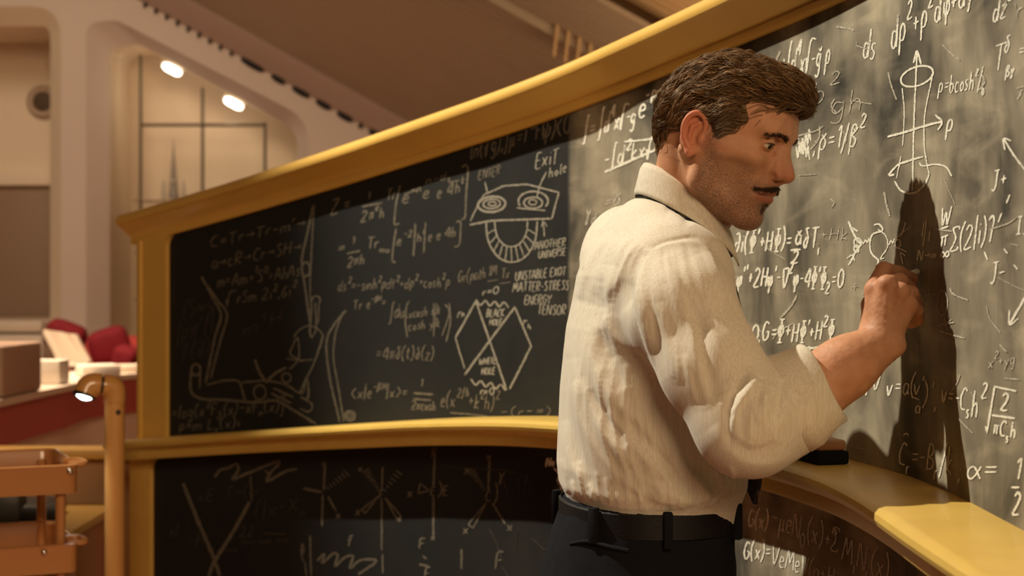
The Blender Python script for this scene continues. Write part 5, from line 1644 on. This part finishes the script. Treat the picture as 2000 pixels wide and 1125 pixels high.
big = np.bincount(lab).argmax()
kQ = kQ[lab[kQ[:, 0]] == big]
keep = np.unique(kQ); remap = np.zeros(len(kV), int); remap[keep] = np.arange(len(keep)); kV = kV[keep]; kQ = remap[kQ]
kN = vnormals(kV, kQ)
def strands(n, steps, ds, rad, lift, amp, seed, sides=4, sel=None):
    rg = np.random.RandomState(seed)
    idx = rg.choice(len(kV) if sel is None else sel, n) if sel is None else rg.choice(sel, n)
    P = kV[idx] + rg.randn(n, 3) * 1.0
    d0 = flow(P); n0 = K.grad(P); d0 = d0 - n0 * (d0 * n0).sum(1)[:, None]
    P = P - d0 / (np.linalg.norm(d0, axis=1)[:, None] + 1e-9) * rg.uniform(0, 9, n)[:, None]
    path = [P]
    prev = None
    ph = vnoise(P, 0.030) * 22
    amps = amp * (0.7 + 0.6 * rg.rand(n))
    for k in range(steps):
        nrm = K.grad(P)
        d = flow(P)
        d = d - nrm * (d * nrm).sum(1)[:, None]
        d /= np.linalg.norm(d, axis=1)[:, None] + 1e-9
        if prev is not None:
            d = d * 0.55 + prev * 0.45
            d /= np.linalg.norm(d, axis=1)[:, None] + 1e-9
        prev = d
        lat = np.cross(nrm, d)
        P = P + d * ds + lat * (np.sin(ph + k * ds * 0.14) * amps * 0.34)[:, None]
        sd = K.sample(P)
        tgt = lift + amps * (0.5 + 0.5 * np.sin(ph * 1.7 + k * ds * 0.13)) 
        P = P + K.grad(P) * np.clip(tgt - sd, -4, 4)[:, None]
        path.append(P)
    path = np.stack(path, 1)
    m = path.shape[1]
    tp = np.sin(np.linspace(0.12, 1.0, m) * np.pi * 0.98) ** 0.5
    T = np.gradient(path, axis=1); T /= np.linalg.norm(T, axis=2)[..., None] + 1e-9
    a = np.zeros_like(T); a[..., 2] = 1; a[..., 1] = 0.3
    uu = np.cross(T, a); uu /= np.linalg.norm(uu, axis=2)[..., None] + 1e-9
    ww = np.cross(T, uu)
    rr = rad * (0.6 + 0.8 * rg.rand(n))[:, None, None] * tp[None, :, None]
    rings = []
    for k in range(sides):
        an = 2 * math.pi * k / sides
        rings.append(path + rr * (math.cos(an) * uu + math.sin(an) * ww))
    VV = np.stack(rings, 2)                       # n, m, sides, 3
    base = np.arange(n)[:, None, None] * (m * sides) + np.arange(m - 1)[None, :, None] * sides
    j = np.arange(sides)[None, None, :]; j2 = (j + 1) % sides
    QQ = np.stack([base + j, base + j2, base + sides + j2, base + sides + j], -1).reshape(-1, 4)
    tone = np.repeat(rg.rand(n), m * sides)
    return VV.reshape(-1, 3), QQ, tone
nrm_ok = np.arange(len(kV))
outside = H.sample(kV) > 0.5
visible = np.where(outside)[0]
parts = [(kV, kQ, np.full(len(kV), 0.25))]
parts.append(strands(1700, 14, 3.8, 1.25, 0.0, 4.2, 11, sel=visible))
parts.append(strands(6500, 14, 3.6, 0.42, 0.8, 5.0, 12, sides=3, sel=visible))
def merge(parts):
    V, Q, T, o = [], [], [], 0
    for v, q, t in parts:
        V.append(v); Q.append(q + o); T.append(t); o += len(v)
    return np.vstack(V), np.vstack(Q), np.concatenate(T)
hv, hq, ht = merge(parts)
grey = np.clip(np.exp(-(((hv[:, 0] - 22) / 26) ** 2)) * sg((42 - hv[:, 2]) / 10) * sg((np.abs(hv[:, 1]) - 55) / 5), 0, 1)
hm = bpy.data.materials.new('brown_hair'); hm.use_nodes = True
nt = hm.node_tree; pb = nt.nodes['Principled BSDF']
c = mixrgb(nt, attr_node(nt, 'tone'), (0.055, 0.028, 0.013), (0.25, 0.14, 0.065))
c = mixrgb(nt, mul(nt, attr_node(nt, 'grey'), 0.5), c, (0.20, 0.165, 0.125))
nt.links.new(c, pb.inputs['Base Color'])
pb.inputs['Roughness'].default_value = 0.5
pb.inputs['Specular IOR Level'].default_value = 0.28
pb.inputs['Specular Tint'].default_value = (0.9, 0.65, 0.4, 1)
np_mesh('hair', h2w(hv), hq, hm, person, {'tone': ht, 'grey': grey})

# short hairs: moustache, brows, chin tuft
def tufts(name, roots, dirs, ln, rad, seed, n_each=1):
    rg = np.random.RandomState(seed)
    geo = []
    for p, d in zip(roots, dirs):
        d = np.array(d) + rg.randn(3) * 0.18
        d /= np.linalg.norm(d)
        L = ln * (0.7 + 0.6 * rg.rand())
        q = np.array(p)
        pts = [q, q + d * L * 0.5 + np.array((0.6, 0, 0)), q + d * L + np.array((0.2, 0, -0.5))]
        geo.append(tube_geo(pts, [rad, rad * 0.85, rad * 0.25], 3, cap=False))
    V, F = join_geo(geo)
    return mesh(name, h2w(V), F, hm2, person, smooth=True)
hm2 = mat('dark_facial_hair', (0.060, 0.034, 0.019), 0.5, 0.35)
def on_skin(P, it=12):
    P = np.array(P, float)
    for _ in range(it):
        P = P - H.grad(P) * H.sample(P)[:, None] * 0.9
    return P
rg = np.random.RandomState(5)
N = 900
rr_ = rg.uniform(-34, 34, N)
uu_ = -34.0 - 0.24 * np.abs(rr_) + rg.uniform(-4.6, 4.0, N) * (1 - np.abs(rr_) / 55)
P = on_skin(np.stack([np.full(N, 104.0) - 0.016 * rr_ ** 2, rr_, uu_], 1))
tufts('moustache', P, np.stack([np.full(N, 0.30), np.sign(rr_) * 0.75, np.full(N, -0.62)], 1), 5.5, 0.22, 1)
for s_ in (1, -1):
    N = 210
    t = rg.rand(N)
    P = on_skin(np.stack([98 - 16 * t ** 1.6, (9 + 40 * t) * s_, 33.5 + 7.0 * np.sin(t * 2.2) - 3.5 * t + rg.uniform(-3.3, 3.3, N) * (1 - 0.55 * t)], 1))
    tufts('eyebrow', P, np.stack([np.full(N, 0.10) - 0.3 * t, np.full(N, 0.85 * s_), 0.45 - 0.75 * t], 1), 7.0, 0.36, 2)
for s_ in (1, -1):
    a_ = np.linspace(-0.92, 0.92, 12)
    P = on_skin(np.stack([np.full(12, 92.0) - 3 * np.abs(a_), (33 + 13.5 * a_) * s_, 18.6 + 3.9 * np.sqrt(1 - a_ ** 2)], 1))
    gv, gf = tube_geo(P + np.array((0.5, 0, -0.2)), [0.35] + [0.75] * 10 + [0.35], 5)
    mesh('eyelash', h2w(gv), gf, hm2, person, smooth=True)
N = 70
P = on_skin(np.stack([np.full(N, 100.0), rg.randn(N) * 5, -66 + rg.randn(N) * 3.5], 1))
tufts('chin_tuft', P, np.stack([np.full(N, 0.4), np.zeros(N), np.full(N, -0.9)], 1), 3.5, 0.26, 3)

# ------------------------------------------------------------------ shirt
S = Field((0.0, 1.95, 1.02), (0.56, 2.66, 1.58), 0.0026)
S.put(torso_fn(0.0), (0.0, 2.1, zy(1012)), (0.42, 2.6, zy(372)), 0.0, pad=0.03)
S.put(neckcut, (0.10, 2.1, zy(560)), (0.5, 2.6, 1.57), 0.03, 's', pad=0.0)
S.chain(slv, [0.074, 0.069, 0.065, 0.066], 0.045, 0.02)
S.chain([ELS, EL + fd * 0.040, EL + fd * 0.078, CUF], [0.067, 0.062, 0.054, 0.050], 0.02, 0.01)
S.chain([LSH + np.array((0, -0.01, 0)), LSH + np.array((0.015, 0.045, -0.26)), LSH + np.array((0.045, 0.04, -0.36))], [0.082, 0.066, 0.060], 0.03, 0.02)
# flat end at the cuff, neck opening
def cutplane(x, y, z):
    return -((x - CUF[0]) * fd[0] + (y - CUF[1]) * fd[1] + (z - CUF[2]) * fd[2]) + 0.0
S.put(cutplane, CUF - 0.08, CUF + 0.14, 0.004, 's', pad=0.0)
sV, sQ = S.net()
sV = relax(sV, sQ, 2, 0.5)
sN = vnormals(sV, sQ)
# folds: ridges and valleys along lines on the near side of the cloth (column, row), amplitude mm, width px
spx = 1000 + FPX * sV[:, 0] / sV[:, 1]
spy = HZ - FPX * (sV[:, 2] - CZ) / sV[:, 1]
near = sg((-sN[:, 1] + 0.05) / 0.12)
def seg_dist(line):
    L = smoothpath(line, step=6)
    best = np.full(len(spx), 1e9); tt = np.zeros(len(spx))
    lo, hi = L.min(0) - 60, L.max(0) + 60
    m = (spx > lo[0]) & (spx < hi[0]) & (spy > lo[1]) & (spy < hi[1]) & (near > 0.02)
    q = np.stack([spx[m], spy[m]], 1)
    d2 = ((q[:, None, :] - L[None]) ** 2).sum(2)
    j = d2.argmin(1)
    TL = np.gradient(L, axis=0)[j]; dq = q - L[j]
    best[m] = np.sqrt(d2[np.arange(len(j)), j]) * np.where(TL[:, 0] * dq[:, 1] - TL[:, 1] * dq[:, 0] >= 0, 1, -1); tt[m] = j / max(1, len(L) - 1)
    return best, tt
FOLDS = [
    # shoulder gathers falling from the yoke
    ([(1240, 470), (1215, 540), (1175, 590)], 5, 16), ([(1262, 490), (1238, 560), (1205, 620)], -3, 12), ([(1232, 500), (1205, 560), (1172, 640)], -3, 12),
    ([(1215, 470), (1180, 520), (1150, 590)], 4, 16), ([(1200, 520), (1190, 610), (1215, 690)], 5, 16), ([(1182, 560), (1174, 640), (1190, 720)], -5, 13),
    ([(1192, 612), (1205, 650), (1240, 690)], 5, 12),
    # armhole seam
    ([(1268, 482), (1248, 530), (1232, 570), (1240, 620), (1262, 690), (1290, 748)], -4, 8),
    ([(1262, 500), (1250, 560), (1258, 620), (1278, 690)], 4, 12),
    # sleeve long folds
    ([(1262, 500), (1250, 524), (1260, 601), (1274, 713), (1290, 770)], 2.2, 11), ([(1276, 505), (1270, 560), (1284, 640), (1300, 740)], -2.2, 15),
    ([(1300, 500), (1320, 548), (1334, 590), (1355, 653), (1362, 699), (1388, 800)], 5.5, 11), ([(1322, 500), (1345, 560), (1370, 640), (1380, 700), (1402, 790)], -5, 18),
    ([(1360, 500), (1392, 560), (1425, 640), (1450, 690)], 4, 18), ([(1292, 590), (1306, 660), (1320, 740)], 3, 12), ([(1385, 640), (1410, 690), (1420, 740)], 3, 14),
    ([(1318, 660), (1326, 700), (1332, 750)], 3, 9), ([(1340, 690), (1350, 740), (1362, 790)], 3, 9),
    # elbow folds
    ([(1434, 880), (1434, 797), (1458, 755), (1476, 705)], 3.4, 9), ([(1422, 880), (1420, 800), (1440, 750), (1460, 700)], -5, 12), ([(1446, 860), (1450, 800), (1472, 765), (1488, 730)], -4, 9),
    ([(1480, 830), (1490, 785), (1505, 740)], 4, 9), ([(1500, 830), (1520, 780), (1528, 740)], -4, 9), ([(1515, 840), (1530, 800), (1540, 745)], 4, 9),
    ([(1395, 830), (1440, 890), (1500, 905), (1560, 880)], 4, 18), ([(1420, 850), (1470, 880), (1530, 860)], -3, 14),
    # torso side: long diagonal pulls from the shoulder blade to the front of the waist
    ([(1176, 600), (1164, 671), (1172, 720), (1200, 772), (1240, 830)], 8, 20), ([(1190, 640), (1196, 700), (1226, 760)], -5, 16),
    ([(1140, 740), (1160, 790), (1190, 850), (1240, 910)], 7, 15), ([(1160, 760), (1190, 815), (1230, 870)], -5, 13),
    ([(1128, 700), (1138, 800), (1170, 880), (1215, 940)], 5, 16), ([(1190, 800), (1240, 870), (1300, 930), (1350, 985)], 7, 15), ([(1215, 800), (1270, 870), (1330, 930)], -4, 14),
    ([(1112, 690), (1118, 800), (1140, 900), (1165, 960)], -4, 15), ([(1106, 820), (1116, 900), (1150, 955)], 4, 13),
    ([(1330, 900), (1372, 950), (1384, 990)], 5, 12), ([(1350, 890), (1398, 940), (1386, 990)], -4, 11), ([(1432, 940), (1400, 970), (1382, 992)], 5, 10), ([(1250, 930), (1310, 965), (1380, 990)], 4, 14), ([(1200, 940), (1250, 972), (1320, 992)], -3, 12),
    # collar creases
    ([(1300, 400), (1335, 415), (1352, 440)], -4, 8), ([(1305, 412), (1340, 425)], 3, 8), ([(1290, 380), (1330, 400)], 3, 9),
    # yoke seam
    ([(1215, 448), (1240, 462), (1270, 484)], -2.2, 5), ([(1270, 484), (1300, 470), (1350, 462), (1365, 468)], -2.5, 5), ([(1270, 492), (1300, 478), (1350, 470)], 2.0, 6),
]
disp = np.zeros(len(sV))
for ln, am, wd in FOLDS:
    dd, tt = seg_dist(ln)
    disp += am * 1.0 * np.exp(-(np.abs(dd) / (wd * np.where(dd > 0, 1.5, 0.55))) ** 1.6) * np.clip(np.sin(tt * math.pi), 0, 1) ** 0.7
Es = np.concatenate([sQ[:, [0, 1]], sQ[:, [1, 2]], sQ[:, [2, 3]], sQ[:, [3, 0]]])
Es = np.concatenate([Es, Es[:, ::-1]]); dg_ = np.bincount(Es[:, 0], minlength=len(sV)) + 1e-9
# fine gathers: at the yoke and sleeve head, across the side, above the belt, round the elbow
rgf = np.random.RandomState(9)
def along(pl, t):
    L = smoothpath(pl, step=4); i = int(np.clip(t, 0, 1) * (len(L) - 1)); return L[i]
fine_f = []
for k in range(13):
    t = k / 12 + rgf.uniform(-0.03, 0.03); p0 = along([(1150, 478), (1215, 450), (1268, 486)], t)
    L = rgf.uniform(60, 150); e = p0 + np.array((-0.28 - 0.2 * rgf.rand(), 1.0)) * L
    fine_f.append(([p0, (p0 + e) / 2 + np.array((rgf.uniform(-6, 6) - 4, 0)), e], rgf.uniform(1.4, 2.8), rgf.uniform(5, 8)))
for k in range(15):
    t = k / 14 + rgf.uniform(-0.02, 0.02); p0 = along([(1262, 505), (1275, 488), (1310, 474), (1360, 468), (1392, 490)], t)
    L = rgf.uniform(70, 190); e = p0 + np.array((0.05 + 0.42 * t, 1.0)) * L
    fine_f.append(([p0, (p0 + e) / 2 + np.array((-5, 0)), e], rgf.uniform(1.3, 2.8), rgf.uniform(5, 9)))
for k in range(9):
    t = k / 8; p0 = along([(1150, 640), (1190, 690), (1240, 740), (1290, 800)], t) + rgf.uniform(-8, 8, 2)
    e = along([(1150, 930), (1240, 975), (1330, 990), (1400, 985)], t) + rgf.uniform(-10, 10, 2)
    fine_f.append(([p0, (p0 + e) / 2 + np.array((-14, 8)), e], rgf.uniform(1.6, 3.2), rgf.uniform(6, 10)))
for k in range(20):
    x0 = 1104 + 17.5 * k + rgf.uniform(-5, 5); yb = 955 + 42 * math.sin(math.pi * min(1, (x0 - 1090) / 340)) ; L = rgf.uniform(30, 80)
    fine_f.append(([(x0 - 6, yb - L), (x0 + rgf.uniform(-4, 4), yb - L / 2), (x0 + 4, yb + 4)], rgf.uniform(1.4, 3.0), rgf.uniform(4, 7)))
for k in range(10):
    a = math.radians(60 + 12 * k); p0 = np.array((1482, 738)) + rgf.uniform(-6, 6, 2); L = rgf.uniform(70, 150)
    e = p0 + np.array((math.cos(a) * 0.9, math.sin(a))) * L
    fine_f.append(([p0, (p0 + e) / 2 + np.array((-6, 4)), e], rgf.uniform(1.4, 3.0), rgf.uniform(4, 7)))
for ln, am, wd in fine_f:
    am *= 1.5
    dd, tt = seg_dist([tuple(p_) for p_ in ln])
    disp += am * np.exp(-(np.abs(dd) / (wd * np.where(dd > 0, 1.35, 0.65))) ** 1.15) * np.clip(np.sin(tt * math.pi), 0, 1) ** 0.6
dw = disp * near
for _ in range(1):
    dw = 0.45 * dw + 0.55 * np.bincount(Es[:, 0], dw[Es[:, 1]], minlength=len(sV)) / dg_
# free-form drapery everywhere
dr1 = vnoise(sV * np.array((1.0, 1.0, 0.45)), 14) * 4.5 + vnoise(sV * np.array((1, 1, 0.4)) + 3, 34) * 1.4
sV = sV + sN * ((dw + dr1) * 0.001)[:, None]
shirt = np_mesh('shirt', sV, sQ, M['shirt'], person)

# collar: a folded band round the neck, open at the front
def collar_ring(rows, name, parent, m, thick=0.0026, n=72, a0=-160, a1=160):
    """rows: list of (centre, semi forward, semi side, tilt) rings from the neck edge to the outer edge; 0 deg is the nape"""
    V, F = [], []
    for ci, (c_, ra, rb, tl, tip) in enumerate(rows):
        for j in range(n + 1):
            a = math.radians(a0 + (a1 - a0) * j / n)
            fx, ry = -math.cos(a) * ra, math.sin(a) * rb
            w = abs(a) / math.radians(a1)
            p = c_ + TF * fx + TR * ry + np.array((0, 0, 1.0)) * (-tl * (fx + ra) - tip * max(0, w - 0.55) ** 1.5)
            V.append(p)
    k = n + 1
    for i in range(len(rows) - 1):
        for j in range(n):
            F.append((i * k + j, i * k + j + 1, (i + 1) * k + j + 1, (i + 1) * k + j))
    o = mesh(name, V, F, m, parent, smooth=True)
    s_ = o.modifiers.new('thick', 'SOLIDIFY'); s_.thickness = thick; s_.offset = 0
    return o
nk = pw(1334, 345, 2.335)
DR = 0.089
def crow(dx, dz, ra, rb, extra=0.0, tip=0.0):
    return (nk + np.array((dx, 0, dz)), ra, rb, (DR + extra) / (2 * ra), tip)
collar_ring([crow(0.004, -0.036, 0.060, 0.066), crow(0.003, 0.0, 0.057, 0.062), crow(0.002, 0.016, 0.0565, 0.0615), crow(0.002, 0.0185, 0.059, 0.064),
             crow(0.002, 0.012, 0.063, 0.068), crow(0.003, -0.004, 0.068, 0.073, 0.002), crow(0.004, -0.020, 0.073, 0.079, 0.004, 0.03), crow(0.005, -0.026, 0.075, 0.081, 0.005, 0.045)],
            'collar', shirt, M['shirt'], a0=-156, a1=156)
# rolled cuff
def cuff(name, c0_, c1_, r0, r1, parent, m):
    ax_ = (c1_ - c0_) / np.linalg.norm(c1_ - c0_)
    u0 = np.cross(ax_, (0, 1, 0)); u0 /= np.linalg.norm(u0); w0 = np.cross(ax_, u0)
    prof = [(0.0, r0 * 0.95), (0.02, r0 * 1.04), (0.3, r0 * 1.06), (0.7, r1 * 1.03), (0.97, r1), (1.0, r1 - 0.004), (0.96, r1 - 0.008), (0.5, r1 - 0.010), (0.1, r1 - 0.012)]
    n = 56
    V, F = [], []
    for t, r_ in prof:
        for j in range(n):
            a = 2 * math.pi * j / n
            wob = 1 + 0.035 * math.sin(3 * a + 1.0) + 0.02 * math.sin(7 * a + 5 * t)
            p = c0_ + (c1_ - c0_) * t + (u0 * math.cos(a) + w0 * math.sin(a)) * r_ * wob + ax_ * 0.006 * math.sin(2 * a + 0.6)
            V.append(p)
    for i in range(len(prof) - 1):
        for j in range(n):
            F.append((i * n + j, i * n + (j + 1) % n, (i + 1) * n + (j + 1) % n, (i + 1) * n + j))
    return mesh(name, V, F, m, parent, smooth=True)
cuff('rolled_cuff', CUF - fd * 0.050, CUF + fd * 0.014, 0.0620, 0.0585, shirt, M['shirt'])

# tie
tm = bpy.data.materials.new('patterned_tie'); tm.use_nodes = True
nt = tm.node_tree; pb = nt.nodes['Principled BSDF']
tc = nt.nodes.new('ShaderNodeTexCoord')
vo = nt.nodes.new('ShaderNodeTexVoronoi'); vo.inputs['Scale'].default_value = 70
nt.links.new(tc.outputs['Object'], vo.inputs['Vector'])
c = mixrgb(nt, ramp(nt, vo.outputs['Distance'], 0.25, 0.5), (0.10, 0.075, 0.055), (0.012, 0.014, 0.020))
nt.links.new(c, pb.inputs['Base Color']); pb.inputs['Roughness'].default_value = 0.6
tie_path = smoothpath([pw(1398, 478, 2.335), pw(1410, 512, 2.335), pw(1428, 560, 2.335), pw(1444, 640, 2.335), pw(1460, 760, 2.335), pw(1470, 880, 2.335), pw(1472, 985, 2.33)], n=8)
wid = np.interp(np.linspace(0, 1, len(tie_path)), [0, 0.03, 0.07, 0.10, 0.5, 0.93, 1.0], [0.017, 0.020, 0.012, 0.016, 0.03, 0.040, 0.002])
V, F = [], []
for p_, w_ in zip(tie_path, wid):
    for k in range(5):
        uq_ = (k - 2) / 2
        V.append(p_ + TR * w_ * uq_ + TF * (0.006 * (1 - uq_ ** 2)))
for i in range(len(tie_path) - 1):
    for k in range(4):
        F.append((i * 5 + k, i * 5 + k + 1, i * 5 + k + 6, i * 5 + k + 5))
tie = mesh('tie', V, F, tm, person, smooth=True)
s_ = tie.modifiers.new('thick', 'SOLIDIFY'); s_.thickness = 0.004
# knot, and the band showing under the collar at the back
kp = smoothpath([pw(1398, 470, 2.335), pw(1405, 486, 2.335), pw(1416, 506, 2.335)], n=4)
tube('tie_knot', kp + TF * 0.004, np.interp(np.linspace(0, 1, len(kp)), [0, 0.5, 1], [0.015, 0.020, 0.012]), tm, tie, 14)
collar_ring([crow(0.004, -0.033, 0.071, 0.077), crow(0.004, -0.018, 0.069, 0.075)], 'tie_band', tie, tm, a0=-150, a1=150)

# ------------------------------------------------------------------ trousers, belt, shoes
T_ = Field((-0.06, 2.02, 0.02), (0.46, 2.66, 1.16), 0.007)
hipz = zy(1000)
HC = np.array((xx(1254), TYC, hipz))
def pel(x, y, z):
    t = np.clip((hipz + 0.03 - z) / 0.22, 0, 1)
    a = 0.117 + 0.026 * np.sin(t * 1.57); b = 0.158 + 0.018 * t
    cx = HC[0] + 0.006 - 0.022 * t
    p, q = x - cx, y - TYC
    ff = p * TF[0] + q * TF[1]; rr = p * TR[0] + q * TR[1]
    d = ((np.abs(ff / a) ** 2.2 + np.abs(rr / b) ** 2.2) ** (1 / 2.2) - 1) * np.minimum(a, b)
    return np.maximum(d, np.maximum(z - (hipz + 0.026), (hipz - 0.24) - z))
T_.put(pel, (0, 2.1, hipz - 0.24), (0.4, 2.6, hipz + 0.03), 0, pad=0.02)
feet = []
for s_ in (1, -1):
    hip = HC + TR * 0.085 * s_ + np.array((-0.012, 0, -0.17))
    knee = hip + np.array((0.03 + 0.04 * s_, 0, -0.40)) + TR * 0.01 * s_
    ank = np.array((hip[0] - 0.01 + 0.05 * s_, knee[1], 0.10))
    T_.chain([hip, knee, ank], [0.098, 0.078, 0.066], 0.05, 0.03)
    feet.append(ank)
def fl_(x, y, z):
    return z - 0.075 + 0 * x + 0 * y
T_.put(fl_, (-0.06, 2.0, 0.0), (0.46, 2.7, 0.076), 0.004, 's', pad=0.0)
tV, tQ = T_.net()
tV = relax(tV, tQ, 3, 0.5)
tN = vnormals(tV, tQ)
tV = tV + tN * ((vnoise(tV * np.array((1, 1, 0.5)), 20) * 6 + vnoise(tV, 50) * 2) * 0.001)[:, None]
trs = np_mesh('trousers', tV, tQ, M['trouser'], person)
def hip_ring(name, z0, z1, grow, m, parent, n=72):
    V, F = [], []
    for z, g in ((z0, grow - 0.004), (z0 + 0.002, grow), (z1 - 0.002, grow), (z1, grow - 0.004)):
        for j in range(n):
            a = 2 * math.pi * j / n
            c_, s__ = math.cos(a), math.sin(a)
            k = 1 / (abs(c_) ** 2.2 + abs(s__) ** 2.2) ** (1 / 2.2)
            p = HC + np.array((0.006, 0, 0)) + TF * (0.118 + g) * c_ * k + TR * (0.159 + g) * s__ * k
            V.append((p[0], p[1], z))
    for i in range(3):
        for j in range(n):
            F.append((i * n + j, i * n + (j + 1) % n, (i + 1) * n + (j + 1) % n, (i + 1) * n + j))
    return mesh(name, V, F, m, parent, smooth=True, auto=50)
belt = hip_ring('belt', hipz - 0.016, hipz + 0.020, 0.006, M['belt'], person)
for a in (38, 95, 140, 205, 300):
    c_, s__ = math.cos(math.radians(a)), math.sin(math.radians(a))
    k = 1 / (abs(c_) ** 2.2 + abs(s__) ** 2.2) ** (1 / 2.2)
    p = HC + np.array((0.006, 0, 0)) + TF * 0.128 * c_ * k + TR * 0.169 * s__ * k
    box('belt_loop', (p[0], p[1], hipz), (0.012, 0.012, 0.050), M['trouser'], trs, 0.002, rz=math.atan2(TR[1] * s__ + TF[1] * c_, TR[0] * s__ + TF[0] * c_))
bk_ = HC + np.array((0.006, 0, 0)) + TF * 0.128
box('buckle', (bk_[0], bk_[1], hipz + 0.002), (0.008, 0.05, 0.04), chrome, belt, 0.002, rz=PHI)
# back pocket welt
pp_ = smoothpath([(1116, 1062), (1150, 1058), (1190, 1068), (1228, 1076)], n=5)
wp = []
for x_, y_ in pp_:
    wp.append(pw(x_, y_, 2.12))
wp = np.array(wp)
tree_d = []
for p_ in wp:
    cpos = np.array((0, 0, CZ)); dirv = (p_ - cpos) / np.linalg.norm(p_ - cpos)
    ts = np.linspace(1.8, 2.6, 3000)
    q_ = cpos + dirv[None] * ts[:, None]
    dv = T_.sample(q_)
    j = np.argmax(dv < 0)
    tree_d.append(q_[j] - dirv * 0.001 if dv[j] < 0 else p_)
tube('pocket_welt', smoothpath(np.array(tree_d), n=4), 0.0032, M['trouser'], trs, 8)
for s_, an in zip((1, -1), feet):
    bm = bmesh.new()
    bmesh.ops.create_cube(bm, size=1.0)
    bmesh.ops.subdivide_edges(bm, edges=bm.edges[:], cuts=7, use_grid_fill=True)
    for v in bm.verts:
        x, y, z = v.co
        tt = x + 0.5
        w = 0.045 * (0.75 + 0.35 * math.sin(math.pi * (0.15 + 0.75 * tt))) * (1 - max(0, tt - 0.8) * 2.0)
        hh = 0.10 * (1 - 0.62 * tt ** 0.8)
        rnd = 1 - 0.25 * (abs(z + 0.5) ** 3)
        v.co = (x * 0.29 + 0.07, y * 2 * w * rnd, (z + 0.5) * hh)
    bmesh.ops.rotate(bm, cent=(0, 0, 0), matrix=Matrix.Rotation(PHI, 3, 'Z'), verts=bm.verts)
    bmesh.ops.translate(bm, vec=(an[0], an[1], 0.001), verts=bm.verts)
    from_bm('shoe', bm, M['belt'], person, auto=60)

# ------------------------------------------------------------------ chalk in the fingers, eraser on the ledge
s_c, z_c, tipc = on_board(1796.0, 529.0)
tail = pw(1768, 540, 2.176)
tipc = np.array(tipc)
dirc = (tail - tipc) / np.linalg.norm(tail - tipc)
cp = [tipc + dirc * t for t in (0.0005, 0.003, 0.012, 0.030, 0.0305)]
tag(tube('chalk_stick', cp, [0.0022, 0.0042, 0.0045, 0.0045, 0.0035], mat('white_chalk', (0.85, 0.80, 0.70), 0.95, 0.1), None, 12), 'short white chalk stick held in the writing hand', 'chalk')
es = float(np.interp(1604, px_to_s(0.045), BS))
ep = bpt(np.array(es), 0.056, float(zbot(es)))
ez = math.atan2(np.interp(es, BS, BT[:, 1]), np.interp(es, BS, BT[:, 0]))
er = tag(empty('board_eraser', tuple(ep)), 'wooden chalkboard eraser with black felt on the ledge by the elbow', 'eraser')
def rbox(name, off, size, m, bev):
    c_ = Vector(ep) + Vector((0, 0, off))
    return box(name, c_, size, m, er, bev, 3, rz=ez)
rbox('felt', 0.0105, (0.13, 0.052, 0.020), mat('black_felt', (0.010, 0.011, 0.011), 0.95, 0.1, bump=0.5, bscale=500), 0.004)
rbox('wood_handle', 0.0285, (0.125, 0.046, 0.016), mat('eraser_wood', (0.42, 0.20, 0.09), 0.5, noise=0.1), 0.005)
